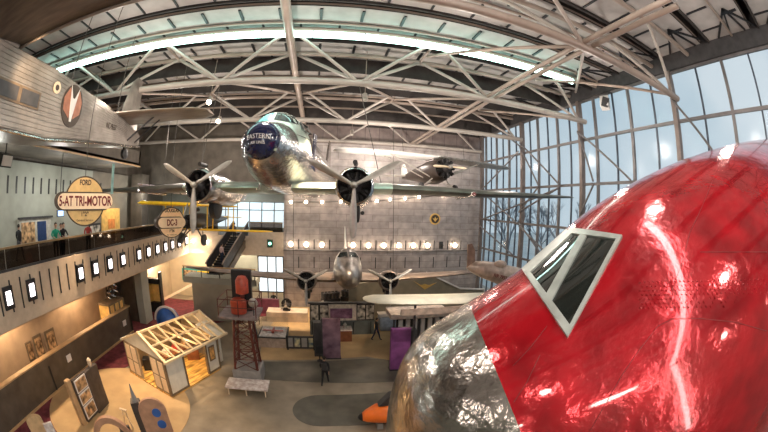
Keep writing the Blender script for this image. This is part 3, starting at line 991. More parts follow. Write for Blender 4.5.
# ---------------------------------------------- small radial monoplane, upper right
fa = thing('monoplane', 'small old radial-engine monoplane hanging high in the right corner near the windows', 'airplane',
           (7.85, 22.3, 12.0), (radians(-3), radians(0.7), radians(10)))
b = MB()
b.loft([ring(y, 0, cz, rx, zt, zb, 20, 2.6) for y, cz, rx, zt, zb in ((-1.45, .1, .55, .55, .55), (-1.0, .1, .72, .72, .8), (0, .1, .78, .75, .95), (1.5, .1, .66, .65, .72), (4.0, .2, .28, .34, .3), (5.4, .25, .06, .12, .08))])
b.build('fuselage', mat('brown_fuselage_fabric', (.035, .022, .017), .4, .2, .3, 2), fa, True, ang=180)
radial_engine(fa, (0, -1.95, .1), .86, M_DARK, .3, 1.3, 9, (88, -92), cowl=False, mblade=M_CREAM, wmax=.18)
for s in (-1, 1):
    m = M_WHITE if s < 0 else mat('pale_lattice_wing_skin', (.42, .40, .38), .35, .5, .4, 6)
    wing('wing', [(s * .1, -1.0, 1.0, 1.9, .13), (s * 3.5, -.95, .99, 1.85, .13), (s * 6.6, -.75, .99, 1.6, .12), (s * 7.2, -.3, .99, .7, .1)], m, fa)
    b = MB()
    MB().tube((s * .5, -.6, -.45), (s * 3.6, -.6, .92), .045).build('wing_strut', M_DULL, fa, True)
    MB().tube((s * .5, .3, -.45), (s * 3.6, .4, .92), .04).build('wing_strut', M_DULL, fa, True)
    MB().tube((s * .4, -.8, -.4), (s * 1.25, -.7, -1.15), .05).build('gear_leg', M_DULL, fa, True)
    MB().tube((s * .1, -.3, -.5), (s * 1.25, -.7, -1.15), .035).build('gear_leg', M_DULL, fa, True)
    b = MB()
    b.lathe([(-.09, .2), (-.06, .36), (.06, .36), (.09, .2)], (s * 1.35, -.7, -1.2), 'x', 20)
    b.build('wheel', M_BLACK, fa, True)
    wing('stabilizer', [(s * .05, 4.2, .3, 1.2, .08), (s * 1.6, 4.5, .3, .9, .08), (s * 1.9, 4.8, .3, .4, .07)], M_WHITE, fa)
b = MB()
b.loft([foil((0, y, z), c, .07, up=V3((1, 0, 0))) for y, z, c in ((4.3, .4, 1.4), (4.7, 1.1, 1.0), (5.0, 1.4, .5))])
b.build('fin', M_WHITE, fa, True, ang=50)
for s in (-1, 1):
    for ya, yc in ((-.7, -.5), (.4, .5)):
        MB().tube((s * .35, ya, .6), (s * .35, yc, 1.0), .03).build('cabane_strut', M_DULL, fa)
for i, (x, y) in enumerate(((5.6, 22.0), (10.2, 22.0))):
    tag(MB().tube((x, 22.2, 13.15), (x - .3, 22, 15.15), .018, 6).build('steel_cable', M_CABLE), 'thin cable from the roof to the %s wing of the small radial monoplane' % ('white' if i == 0 else 'lattice-marked'), 'cable')

# ---------------------------------------------- yellow-winged biplane, left of the blue-nosed airliner
yb = thing('biplane', 'dark biplane with chrome yellow wings hanging over the left balcony end', 'airplane', (-8.6, 22.4, 8.0), (radians(-2), radians(1.0), radians(-7)))
b = MB()
b.loft([ring(y, 0, cz, rx, zt, zb, 18) for y, cz, rx, zt, zb in ((-2.0, .2, .40, .4, .4), (-1.2, .2, .5, .55, .5), (0, .2, .5, .6, .5), (2, .25, .4, .45, .4), (5, .4, .1, .2, .1))])
b.build('fuselage', mat('black_biplane_fuselage', (.025, .022, .02), .3, .1, .3, 3), yb, True, ang=180)
radial_engine(yb, (0, -2.4, .2), .58, M_DARK, .3, 1.3, 9, (20, 200), cowl=False, mblade=M_DULL, wmax=.17)
for s in (-1, 1):
    wing('upper_wing', [(s * .05, -1.1, 1.28, 1.5, .2), (s * 5.2, -1.0, 1.30, 1.4, .2), (s * 5.75, -.6, 1.30, .7, .1)] if s < 0 else
         [(s * .05, -1.1, 1.28, 1.5, .11), (s * 2.6, -1.0, 1.30, 1.4, .11), (s * 3.0, -.6, 1.30, .7, .1)], M_YEL, yb)
    wing('lower_wing', [(s * .4, -.9, -.35, 1.3, .11), (s * 3.3, -.8, -.26, 1.2, .11), (s * 3.75, -.4, -.25, .6, .1)] if s < 0 else [(s * .4, -.9, -.35, 1.3, .11), (s * 5.0, -.8, -.22, 1.2, .11), (s * 5.5, -.4, -.2, .6, .1)], M_YEL, yb)
    for x in (1.0, 2.6):
        MB().tube((s * x, -.8, -.3), (s * x, -.9, 1.25), .04).build('interplane_strut', M_YEL, yb)
        MB().tube((s * x, .1, -.3), (s * x, .1, 1.25), .04).build('interplane_strut', M_YEL, yb)
    b = MB()
    b.lathe([(-.09, .2), (-.06, .38), (.06, .38), (.09, .2)], (s * .95, -1.2, -.95), 'x', 18)
    b.build('wheel', M_BLACK, yb, True)
    b = MB()
    MB().tube((s * .3, -1.2, -.1), (s * .9, -1.2, -.95), .05).build('gear_leg', M_DARK, yb)
    MB().tube((s * .3, -.2, -.1), (s * .9, -1.2, -.95), .04).build('gear_leg', M_DARK, yb)
    wing('stabilizer', [(s * .05, 3.9, .5, 1.1, .08), (s * 1.5, 4.2, .5, .7, .08)], M_YEL, yb)
tag(MB().tube((-8.6, 22.0, 9.1), (-8.4, 22, 15.2), .018, 6).build('steel_cable', M_CABLE), 'thin cable holding up the yellow-winged biplane from the roof', 'cable')

# ---------------------------------------------- the big red and silver airliner nose, right foreground
SS = [0, .35, 1, 2, 3, 4.5, 6.5, 11.]
NW = [0.0, 1.0633, 1.5671, 1.9929, 2.4413, 2.9311, 3.2609, 3.2588]
NT = [0.0, 1.2804, 1.7115, 2.2486, 2.9248, 3.5433, 4.0979, 5.0230]
NB = [0.0, 0.8002, 1.6, 2.3, 2.8, 3.1, 3.2, 3.2]


def npgrad(v, k):
    n = len(k)
    g = [0] * n
    for i in range(n):
        if i == 0:
            g[i] = (v[1] - v[0]) / (k[1] - k[0])
        elif i == n - 1:
            g[i] = (v[-1] - v[-2]) / (k[-1] - k[-2])
        else:
            hs, hd = k[i] - k[i - 1], k[i + 1] - k[i]
            g[i] = (hs * hs * v[i + 1] + (hd * hd - hs * hs) * v[i] - hd * hd * v[i - 1]) / (hs * hd * (hd + hs))
    return g


def herm(v, u):
    k = [sqrt(a) for a in SS]
    m = npgrad(v, k)
    i = max(0, min(len(k) - 2, sum(1 for q in k if q < u) - 1))
    h = k[i + 1] - k[i]
    t = (u - k[i]) / h
    return (2 * t ** 3 - 3 * t * t + 1) * v[i] + (t ** 3 - 2 * t * t + t) * h * m[i] + (-2 * t ** 3 + 3 * t * t) * v[i + 1] + (t ** 3 - t * t) * h * m[i + 1]


NY, NP = -0.1514, 0.0246
na = V3((cos(NY) * cos(NP), sin(NY) * cos(NP), sin(NP)))
nr = V3((-sin(NY), cos(NY), 0))
nu = na.cross(nr)
TIP = V3((0.76, 3.3316, 9.6 - 2.8756))
nose = thing('airliner_nose', 'huge glossy red airliner nose with polished silver tip filling the right foreground', 'airplane nose', TIP)
S = [(k / 29) ** 2 for k in range(30)] + [1 + 9.5 * k / 70 for k in range(1, 71)]
b = MB()
rings = []
for s in S:
    u = sqrt(s)
    w, tp, bt = herm(NW, u), herm(NT, u), herm(NB, u)
    w, tp, bt = max(w, 2e-3), max(tp, 2e-3), max(bt, 2e-3)
    r_ = []
    for i in range(120):
        p = 2 * pi * i / 120
        r_.append(TIP + na * s + nr * (w * cos(p)) + nu * ((tp if sin(p) > 0 else bt) * sin(p)))
    rings.append(r_)
b.loft(rings)
bmesh.ops.recalc_face_normals(b.bm, faces=b.bm.faces[:])
BVN = BVHTree.FromBMesh(b.bm)


def on_nose(px, py, off=0.0):
    h = BVN.ray_cast(CAMLOC, ray(px, py))
    return h[0] + h[1] * off, h[1]


p1, p2, p3 = on_nose(473, 313)[0], on_nose(495, 368)[0], on_nose(520, 430)[0]
pn = (p2 - p1).cross(p3 - p1).normalized()
if pn.dot(na) < 0:
    pn = -pn
bmesh.ops.bisect_plane(b.bm, geom=b.bm.verts[:] + b.bm.edges[:] + b.bm.faces[:], plane_co=p1, plane_no=pn)
M_NRED = mat('glossy_red_skin', (0.46, 0.008, 0.016), 0.17, 0.4, 0.35, 1.8, 0.26, 5.5, coat=0.6, detail=2)
M_NSIL = mat('polished_silver_skin', (0.43, 0.40, 0.37), 0.22, 1.0, 0.25, 3.0, 0.55, 4.5, detail=2)
b.bm.faces.ensure_lookup_table()
tipbm = b.bm.copy()
for bm_, keep in ((b.bm, True), (tipbm, False)):
    kill = [f for f in bm_.faces if ((f.calc_center_median() - p1).dot(pn) > 0) != keep]
    bmesh.ops.delete(bm_, geom=kill, context='FACES')
b.seen = len(b.bm.faces)
b.build('fuselage', M_NRED, nose, True, world=True, ang=60)
b2 = MB()
b2.bm.free()
b2.bm = tipbm
b2.seen = 0
b2.build('radome', M_NSIL, nose, True, world=True, ang=60)


def nose_patch(name, quad, m, par, off, n=10, thick=0.012, mm=4):
    """plate lying on the nose skin between four sighted corners"""
    b = MB()
    top, bot = [], []
    for i in range(n + 1):
        rt, rb = [], []
        for j in range(mm + 1):
            u, v = i / n, j / mm
            p = [(quad[0][k] * (1 - u) + quad[1][k] * u) * (1 - v) + (quad[3][k] * (1 - u) + quad[2][k] * u) * v for k in (0, 1)]
            q, nn = on_nose(p[0], p[1])
            rt.append(b.bm.verts.new(q + nn * off))
            rb.append(b.bm.verts.new(q + nn * (off - thick)))
        top.append(rt)
        bot.append(rb)
    for i in range(n):
        for j in range(mm):
            b.bm.faces.new((top[i][j], top[i + 1][j], top[i + 1][j + 1], top[i][j + 1]))
            b.bm.faces.new((bot[i][j], bot[i][j + 1], bot[i + 1][j + 1], bot[i + 1][j]))
    for i in range(n):
        for j, G in ((0, 1), (mm, 1)):
            b.bm.faces.new((top[i][j], bot[i][j], bot[i + 1][j], top[i + 1][j]))
    for j in range(mm):
        for i in (0, n):
            b.bm.faces.new((top[i][j], top[i][j + 1], bot[i][j + 1], bot[i][j]))
    return b.build(name, m, par, True, world=True, ang=40)


M_FRAME = mat('silver_window_frame', (0.42, 0.44, 0.41), 0.42, 0.35, 0.15, 5)
M_NGLASS = mat('dark_flight_deck_glass', (0.014, 0.018, 0.016), 0.035, 0.0, 0.4, 3, 0.05, 3, coat=1.0)
OUT = [(522.5, 270.5), (570, 230.5), (622.5, 237.5), (567.5, 338.5)]
wf = []
for q in ([(522.5, 270.5), (567.5, 338.5), (569.5, 326), (531, 273.5)],
          [(567.5, 338.5), (622.5, 237.5), (617.5, 239), (569.5, 326)],
          [(570, 229.0), (622.5, 237.0), (618.5, 241.0), (569, 234.5)],
          [(522.5, 270.5), (531, 274), (573, 235.0), (567.5, 230.5)],
          [(546.5, 296.0), (551.5, 303), (587.5, 237.5), (581.0, 236.0)]):
    wf.append(nose_patch('window_frame', q, M_FRAME, nose, 0.035, thick=0.05))
nose_patch('window_pane', [(530, 274), (547, 297), (582, 236), (573, 235)], M_NGLASS, nose, 0.012, mm=8)
nose_patch('window_pane', [(550, 302), (569.5, 327), (618.5, 239), (587, 237)], M_NGLASS, nose, 0.012, mm=8)
for pts in ([(658, 326), (640, 349), (622, 375), (605, 405), (590, 431)], [(658, 326), (672, 319), (700, 318.5), (735, 322), (767, 331)], [(547, 326), (530, 348), (513, 366)],
            [(729, 148), (716, 172), (702, 207)], [(702, 207), (690, 232), (682, 262), (672, 290)], [(700, 252), (735, 252), (767, 252)], [(540, 355), (527, 382), (514, 402)]):
    fine = []
    for (xa, ya), (xc, yc) in zip(pts, pts[1:]):
        for k in range(6):
            fine.append((xa + (xc - xa) * k / 6, ya + (yc - ya) * k / 6))
    fine.append(pts[-1])
    MB().path([on_nose(x, y, 0.001)[0] for x, y in fine], 0.0035, 5).build('skin_seam', M_MAROON, nose, world=True)
b = MB()
for row in range(7):
    for k in range(30):
        x = 640 + k * 4.4 + (row % 2) * 2.2
        y = 282 + row * 4.3 - (x - 640) * 0.02
        if x > 766 or (row > 3 and x > 665 + random.random() * 90):
            continue
        q, nn = on_nose(x, y)
        u = nn.orthogonal().normalized()
        w = nn.cross(u)
        rr = 0.014
        b.loft([[q + (u * cos(a) + w * sin(a)) * rr for a in [2 * pi * i / 6 for i in range(6)]], [q + nn * .009 + (u * cos(a) + w * sin(a)) * rr * .6 for a in [2 * pi * i / 6 for i in range(6)]]])
tag(b.build('rivet', M_NRED, nose, world=True), kind='stuff')

# ---------------------------------------------- tan tail piece and cream wing beside the red nose
tt = thing('aircraft_tail', 'tan airplane tail cone with upright brown fin between the windows and the red nose', 'airplane tail', (9.6, 15.6, 6.1))
b = MB()
pts = [(7.6, 6.55, .10), (7.9, 6.5, .30), (8.5, 6.35, .45), (9.4, 6.1, .55), (10.6, 5.75, .62), (11.6, 5.5, .64)]
b.loft([[V3((x + .1 * sin(a), 15.6 + r * cos(a), z + r * sin(a))) for a in [2 * pi * i / 20 for i in range(20)]] for x, z, r in pts])
b.build('tail_cone', M_FUSTAN, tt, True, world=True)
b = MB()
b.prism([(7.55, 15.55, 6.5), (8.0, 15.55, 6.45), (7.95, 15.55, 7.4), (7.75, 15.55, 7.75), (7.5, 15.55, 7.7)], (0, .1, 0))
b.build('fin', mat('brown_fin_fabric', (.28, .17, .12), .5, 0, .3, 3), tt, world=True, bevel=.02)
b = MB()
b.ball((9.45, 15.35, 6.62), .28, 14, 8, (1.5, .8, .8))
b.build('dorsal_fairing', M_FUSTAN, tt, True, world=True)
MB().tube((11.2, 15.6, 0), (11.2, 15.6, 5.5), .12, 10).build('support_post', M_DARK, tt, world=True)
text('lettering', 'NR 7952', .3, M_MAROON, tt, (-0.3, -.62, -.1), (pi / 2, radians(16), 0), .01, .8)

cw = thing('parked_airplane_wing', 'long cream airplane wing with rounded tip lying level behind the silver tip', 'airplane wing', (6.4, 18, 4.2))
b = MB()
b.loft([foil((x * .95, y * .95, (z - 9.6) * .95 + 9.6), c * .95, th) for x, y, z, c, th in ((2.45, 17.9, 4.28, .4, .14), (2.65, 17.5, 4.27, 1.2, .14), (3.2, 17.15, 4.25, 1.9, .14), (6, 17.0, 4.15, 2.2, .15), (11, 16.9, 3.95, 2.4, .16))])
b.build('wing_panel', M_CREAMW, cw, True, world=True, ang=50)
b = MB()
b.bx(4.2, 10.4, 16.1, 16.2, 3.85, 4.2)
b.build('aileron', M_FUSTAN, cw, world=True)
for x in (5.2, 8.5, 10.2):
    MB().tube((x, 16.9, 0.0), (x, 16.9, 4.3), .07).build('support_post', M_DARK, cw, world=True)

# ================================================================ PEOPLE
def person(label, loc, yaw, shirt, pants, h=1.74, pose='stand', hair=M_HAIR, group=None, bag=None, female=False):
    """one continuous skinned figure facing -y, feet at z = 0"""
    k = h / 1.75
    sw = 0.185 if not female else 0.165
    st = {'stand': (0.0, 0.0), 'walk': (0.26, -0.24), 'lean': (0.05, -0.05)}[pose]
    lean = 0.16 if pose == 'lean' else 0.0
    J = [('pel', None, (0, 0, .96), .125), ('bel', 'pel', (0, -.01, 1.10), .118), ('che', 'bel', (0, -lean * .6, 1.30), .135), ('nec', 'che', (0, -lean, 1.47), .058), ('hea', 'nec', (0, -lean - .02, 1.56), .062)]
    for s, n in ((-1, 'L'), (1, 'R')):
        d = st[0] if s < 0 else st[1]
        kb = 0.0 if d >= 0 else 0.10
        J += [('hip' + n, 'pel', (s * .095, 0, .90), .095), ('kne' + n, 'hip' + n, (s * .105, -d * .5 - .02, .50), .062), ('ank' + n, 'kne' + n, (s * .11, -d + kb, .09 + kb * .3), .042), ('toe' + n, 'ank' + n, (s * .125, -d - .15 + kb, .04 + kb * .15), .035)]
        a = -d * .8 if pose == 'walk' else 0
        if pose == 'lean':
            el, wr = (s * .27, -.20, 1.20), (s * .20, -.46, 1.14)
        else:
            el, wr = (s * .255, -a * .4 + .03, 1.16), (s * .25, -a - .06, .92)
        J += [('sho' + n, 'che', (s * sw, -lean * .8, 1.40), .068), ('elb' + n, 'sho' + n, el, .047), ('wri' + n, 'elb' + n, wr, .031)]
    idx = {j[0]: i for i, j in enumerate(J)}
    me = bpy.data.meshes.new('skel')
    me.from_pydata([V3(j[2]) * k for j in J], [(idx[j[0]], idx[j[1]]) for j in J if j[1]], [])
    so = bpy.data.objects.new('skel', me)
    COL.objects.link(so)
    md = so.modifiers.new('skin', 'SKIN')
    md.use_smooth_shade = True
    if not me.skin_vertices:
        bm = bmesh.new()
        bm.from_mesh(me)
        bm.verts.layers.skin.verify()
        bm.to_mesh(me)
        bm.free()
    for i, j in enumerate(J):
        sv = me.skin_vertices[0].data[i]
        sv.radius = (j[3] * k * (1.0), j[3] * k)
        sv.use_root = (i == 0)
    sb = so.modifiers.new('sub', 'SUBSURF')
    sb.levels = sb.render_levels = 1
    dg = bpy.context.evaluated_depsgraph_get()
    body = bpy.data.meshes.new_from_object(so.evaluated_get(dg))
    bpy.data.objects.remove(so)
    b = MB()
    b.bm.from_mesh(body)
    bpy.data.meshes.remove(body)
    for f in b.bm.faces:
        c = f.calc_center_median() / k
        if c.z < .085:
            mi = 3
        elif c.z > 1.485:
            mi = 0
        elif any((c - V3(J[idx['wri' + n]][2])).length < .05 for n in 'LR'):
            mi = 0
        elif c.z < 0.99 and abs(c.x) < .21:
            mi = 2
        else:
            mi = 1
        f.material_index = mi
    b.seen = len(b.bm.faces)
    b.mi = 0
    hc = V3((0, -lean - .03, 1.645)) * k
    b.ball(hc, .105 * k, 14, 10, (.80, .96, 1.18))                    # skull and jaw
    b.tube(hc + V3((0, -.092, .005)) * k, hc + V3((0, -.128, -.03)) * k, .012 * k, 6, .018 * k)   # nose
    for s in (-1, 1):
        b.ball(hc + V3((s * .085, .005, -.005)) * k, .024 * k, 8, 6, (.4, .8, 1.2))              # ears
    for n, s in (('L', -1), ('R', 1)):
        w = V3(J[idx['wri' + n]][2])
        e = V3(J[idx['elb' + n]][2])
        d = (w - e).normalized()
        side = V3((0, -1, 0)) if abs(d.y) < .7 else V3((-s, 0, 0))
        side = (side - d * side.dot(d)).normalized()
        nrm = d.cross(side)
        b.loft([[(w + d * t + side * (ww * cos(q)) + nrm * (tt * sin(q))) * k for q in [2 * pi * i / 8 for i in range(8)]] for t, ww, tt in ((-.01, .026, .022), (.04, .040, .017), (.085, .040, .014))])
        for i, ln in enumerate((.068, .078, .072, .056)):             # four fingers, curled
            p0 = w + d * .08 + side * (.030 - .020 * i)
            p1 = p0 + d * ln * .55
            p2 = p1 + (d * .7 - nrm * s * .7) * ln * .45
            b.path([p0 * k, p1 * k, p2 * k], .0085 * k, 5)
        p0 = w + d * .025 + side * .032                               # thumb
        b.path([p0 * k, (p0 + (side + d) * .028) * k, (p0 + side * .030 + d * .062) * k], .010 * k, 5)
    b.mark(4)
    for s in (-1, 1):
        b.ball(hc + V3((s * .034, -.088, .012)) * k, .011 * k, 6, 4)
    b.box(hc + V3((0, -.094, -.052)) * k, V3((.045, .012, .008)) * k)
    b.mark(0)
    root = b.build('person', [M_SKIN, shirt, pants, M_BLACK, M_HAIR], None, True, ang=180)
    root.location = loc
    root.rotation_euler = (0, 0, yaw)
    tag(root, label, 'person', group)
    hb = MB()
    hb.ball(hc + V3((0, .016, .03)) * k, .108 * k, 14, 8, (.86, .94, 1.06))
    for v in list(hb.bm.verts):
        if v.co.y < hc.y - .035 * k and v.co.z < hc.z + .06 * k:
            v.co.y = hc.y - .035 * k
        if v.co.z < hc.z - (.06 if not female else .14) * k:
            v.co.z = hc.z - (.06 if not female else .14) * k
    hb.build('hair', hair, root, True, ang=180)
    if bag:
        bb = MB()
        bb.loft([[V3((x * .15, .10 + y * .11, z)) * k for x, y in ((-1, 0), (-.9, .9), (.9, .9), (1, 0))] for z in (1.02, 1.12, 1.36, 1.42)])
        bb.build('backpack', bag, root, True, bevel=.02)
    return root


M_GREENS = mat('green_shirt_cloth', (.02, .34, .22), .8, 0, .15, 6)
M_REDS = mat('red_shirt_cloth', (.45, .05, .04), .8, 0, .15, 6)
M_BLACKS = mat('black_clothing', (.015, .015, .018), .8, 0, .3, 6)
M_GREYS = mat('grey_clothing', (.10, .10, .11), .8, 0, .3, 6)
M_JEANS = mat('dark_blue_trousers', (.02, .03, .07), .8, 0, .3, 6)
M_PINKS = mat('pale_pink_shirt_cloth', (.55, .38, .36), .8, 0, .15, 6)
FZ = 6.75
person('visitor in a green shirt leaning on the balcony rail below the oval sign', (-13.45, 12.0, FZ), radians(62), M_GREENS, M_BLACKS, 1.78, 'lean')
person('visitor in black beside the green-shirted one on the balcony', (-13.55, 12.7, FZ), radians(75), M_BLACKS, M_BLACKS, 1.74, 'lean')
person('visitor in a pale pink top behind the two leaning on the balcony rail', (-14.1, 13.1, FZ), radians(60), M_PINKS, M_JEANS, 1.66, 'stand', female=True)
person('visitor in a red shirt on the balcony just right of the oval sign foot', (-13.7, 15.3, FZ), radians(40), M_REDS, M_BLACKS, 1.62, 'stand')
person('visitor in black at the left end of the balcony before the blue screen', (-15.2, 10.4, FZ), radians(200), M_BLACKS, M_GREYS, 1.74, 'walk')
person('visitor in black with backpack walking on the open grey floor before the purple slab', (0.15, 15.75, 0), radians(165), M_BLACKS, M_BLACKS, 1.76, 'walk', bag=M_DARK)
person('visitor in dark clothes walking to the right of the photo pavilion', (3.95, 21.8, 0), radians(110), M_BLACKS, M_JEANS, 1.74, 'walk')
person('visitor in dark clothes half hidden behind the bright purple banner', (4.75, 19.5, 0), radians(20), M_GREYS, M_BLACKS, 1.78, 'stand')
person('visitor standing in front of the lit doorway under the escalator landing', (-4.15, 28.6, 0), radians(0), M_BLACKS, M_BLACKS, 1.72, 'stand')
person('visitor riding near the top of the escalator', (-7.75, 29.0, 6.05), radians(150), M_GREYS, M_BLACKS, 1.7, 'stand')
person('visitor riding near the bottom of the escalator', (-8.35, 26.9, 4.45), radians(150), M_PINKS, M_JEANS, 1.66, 'stand', female=True)

# ================================================================ BALCONY
rl = thing('balcony_railing', 'dark glass railing with bronze handrail along the left balcony', 'railing', (-12.9, 15, 6.92))
y = -1.8
while y < 29.8:
    MB().bx(-12.92, -12.88, y + .03, min(y + 2.37, 29.95), 6.92, 7.78).build('glass_panel', M_RGLASS, rl, world=True)
    y += 2.4
MB().bx(-12.97, -12.83, -2, 30.0, 7.78, 7.86).build('handrail', M_HAND, rl, world=True)
MB().bx(-12.95, -12.85, -2, 30.0, 6.92, 7.02).build('base_channel', M_DARK, rl, world=True)
for x0, x1, lab in ((-12.8, -9.7, 'left'), (-6.5, -3.4, 'right')):
    rl = thing('balcony_railing', 'dark glass railing on the far walkway, %s of the escalator' % lab, 'railing', ((x0 + x1) / 2, 30.12, 6.92))
    MB().bx(x0, x1, 30.10, 30.14, 6.92, 7.74).build('glass_panel', M_RGLASS, rl, world=True)
    MB().bx(x0, x1, 30.05, 30.19, 7.74, 7.82).build('handrail', M_HAND, rl, world=True)

for i, (px, py) in enumerate(((8, 297), (31, 289), (80, 274), (95, 269.5), (109.4, 265), (122.5, 262.5), (138.5, 258), (148, 255), (157, 253), (165, 250.6), (172, 249), (178.8, 247.5), (186, 246))):
    y = at(px, py, 'x', -12.8).y
    t = thing('niche_lamp', 'glowing dark-framed niche lamp, %s from the near end of the balcony front' % ORD[i], 'lamp', (-12.8, y, 5.97), group='niche lamps along the balcony front')
    b = MB()
    b.bx(-12.82, -12.70, y - .32, y + .32, 5.52, 6.42)
    b.build('frame', M_BLACK, t, world=True, bevel=.02)
    b = MB()
    b.bx(-12.71, -12.67, y - .17, y + .17, 5.70, 6.24)
    b.build('lit_pane', M_BULBC, t, world=True, bevel=.02)

# things on the upper left wall
t = thing('display_alcove', 'framed display alcove with dark blue screen on the upper left wall', 'display', (-18.9, 14.5, 7.4))
b = MB()
b.bx(-18.99, -18.75, 12.9, 16.3, 6.6, 8.5)
b.build('surround', mat('pale_alcove_frame', (.50, .48, .42), .7), t, world=True)
MB().bx(-18.76, -18.72, 13.1, 14.5, 6.9, 8.3).build('photo_panel', M_PHOTO2, t, world=True)
MB().bx(-18.76, -18.70, 14.75, 15.7, 6.9, 8.3).build('screen', mat('deep_blue_screen', (.02, .05, .14), .3), t, world=True)
MB().bx(-18.8, -18.6, 12.8, 16.4, 8.5, 8.62).build('cornice', M_DARK, t, world=True)
t = thing('information_screen', 'small lit blue screen hanging above the visitors on the balcony', 'screen', (-15, 13.9, 8.9))
MB().bx(-15.05, -14.95, 13.6, 14.2, 8.72, 9.08).build('housing', M_DARK, t, world=True)
MB().bx(-14.95, -14.93, 13.65, 14.15, 8.76, 9.04).build('screen', mat('blue_screen_glow', (.3, .5, .9), emit=(.4, .6, 1), estr=1.5), t, world=True)
MB().tube((-15, 13.9, 9.08), (-15, 13.9, 12.15), .025).build('hanger', M_DARK, t, world=True)
for (px, py, w, h, m, lab) in ((95, 233, .9, 1.1, M_PHOTO, 'dark framed picture on the upper left wall beyond the oval sign'), ):
    p = at(px, py, 'x', -18.95)
    t = thing('wall_picture', lab, 'picture', p)
    MB().bx(-19, -18.92, p.y - w, p.y + w, p.z - h * .7, p.z + h * .7).build('frame', M_BLACK, t, world=True)
    MB().bx(-18.93, -18.90, p.y - w * .8, p.y + w * .8, p.z - h * .55, p.z + h * .55).build('print', m, t, world=True)
p = at(111, 232, 'x', -18.95)
d2 = struct(thing('door_2', None, None, (-19, p.y, 6.5)))
MB().bx(-19, -18.9, p.y - 1.5, p.y + 1.5, 6.5, 8.9).build('door_panel', M_GOLDGLOW, d2, world=True)
MB().bx(-18.9, -18.86, p.y - .5, p.y + .6, 7.2, 8.0).build('notice', mat('orange_notice', (.75, .28, .08), .6), d2, world=True)
lamp('door_lamp', 'POINT', (-17.9, p.y, 9.1), 45, (1, .66, .3), .1)
t = thing('wall_poster', 'green and blue poster on the far end wall behind the yellow biplane', 'poster', at(143, 212, 'y', 35.9))
p = t.location.copy()
MB().bx(p.x - 1.6, p.x + 1.2, 35.86, 35.98, p.z - 1.6, p.z + 1.0).build('board', mat('green_poster', (.10, .20, .12), .6, 0, .5, 2), t, world=True)

# hanging round signs
def round_sign(label, top, main, year, foot, loc, rz, R=.87, W=1.15, body=M_TANSIGN):
    t = thing('round_sign', label, 'sign', loc, (0, 0, rz))
    b = MB()
    b.lathe([(-.10, R), (.10, R)], (0, 0, 0), 'y', 48)
    b.build('disc_edge', M_DKBROWN, t)
    b = MB()
    b.lathe([(-.115, R * .94), (-.10, R * .94)], (0, 0, 0), 'y', 48)
    b.build('disc_face', body, t)
    for nm, w, h, y0, y1, m, ox in (('bar_case', W, .30, -.17, .30, M_DKBROWN, -.10), ('bar_face', W * .965, .255, -.185, -.17, M_CREAM, 0)):
        pts = []
        for s in (-1, 1):
            for q in range(13):
                a = -pi / 2 + pi * q / 12
                pts.append((ox + s * (w - h + h * cos(a)), s * h * sin(a)))
        b = MB()
        b.prism([(x, y0, z) for x, z in pts], (0, y1 - y0, 0))
        b.build(nm, m, t)
    text('lettering', main, .44, M_MAROON, t, (0, -.19, -.01), sx=.62, bold=.012)
    text('lettering', top, .24, M_DKBROWN, t, (0, -.118, .60), sx=.75, bold=.008)
    text('lettering', year, .20, M_DKBROWN, t, (0, -.118, -.42), sx=.8, bold=.006)
    text('lettering', foot, .105, M_DKBROWN, t, (0, -.118, -.62))
    return t


s1 = round_sign('round tan sign with cream bar reading 5-AT TRI-MOTOR', 'FORD', '5-AT TRI-MOTOR', '1929', 'General Service', (-8.23, 9.0, 9.57), radians(49), .82, 1.16)
s2 = round_sign('smaller-looking round peach sign reading DC-3 by the yellow biplane wing', 'DOUGLAS', 'DC-3', '1936', 'Air Transport', (-7.9, 16.0, 8.50), radians(46), .78, .84, mat('self_lit_peach', (.95, .66, .40), .5, 0, .1, 5))  # the sign's own glow put into a brighter peach colour
for p, r, nm in ((s1, .8, 'tri-motor sign'), (s2, .72, 'peach sign')):
    l = p.location
    tag(MB().tube((l.x, l.y, l.z + r), (l.x, l.y, ZR), .015, 6).build('hanging_rod', M_CABLE), 'thin hanging rod above the round ' + nm, 'rod')

# ================================================================ BACK WALL LAMPS
for k in range(12):
    if k == 3:
        continue
    x = -2.61 + 1.415 * k
    n = k if k < 3 else k - 1
    lit = k != 10
    t = thing('wall_lamp', ('bright bare wall lamp, %s from the left in the row across the silver wall' if lit else 'unlit black wall lamp, %s from the left in the row across the silver wall') % ORD[n], 'lamp', (x, YB, 5.9), group='lamp row across the silver wall')
    MB().bx(x - .20, x + .20, YB - .10, YB, 5.55, 6.25).build('housing', M_DARK if not lit else M_STEEL2, t, world=True, bevel=.02)
    MB().ball((x, YB - .2, 5.9), .19, 14, 8).build('bulb', M_BULB if lit else M_BLACK, t, True, world=True)
UP = [(291, 202), (306, 202), (322, 202), (341, 201.5), (377, 201), (390, 199.5), (405, 198.5), (419, 197), (445, 195)]
b = MB()
b.path([at(x, y, 'y', 29.85) for x, y in UP], .04, 6)
struct(b.build('trim_7', M_MULL))
for k, (x, y) in enumerate(UP):
    p = at(x, y, 'y', 29.6)
    t = thing('rail_lamp', 'bright small lamp on the rising wall rail, %s from the left under the airliner wing' % ORD[k], 'lamp', p, group='lamps on the rising wall rail')
    MB().tube(p + V3((0, .28, .0)), p + V3((0, .10, 0)), .09, 10).build('housing', M_STEEL2, t, world=True)
    MB().ball(p, .125, 12, 8).build('bulb', M_BULB, t, True, world=True)
t = thing('wall_roundel', 'gold and brown round emblem on the silver back wall', 'emblem', at(435, 219, 'y', 30))
p = t.location.copy()
MB().lathe([(-.06, .50), (0, .55)], (p.x, 30, p.z), 'y', 32).build('rim', M_GOLD, t, world=True)
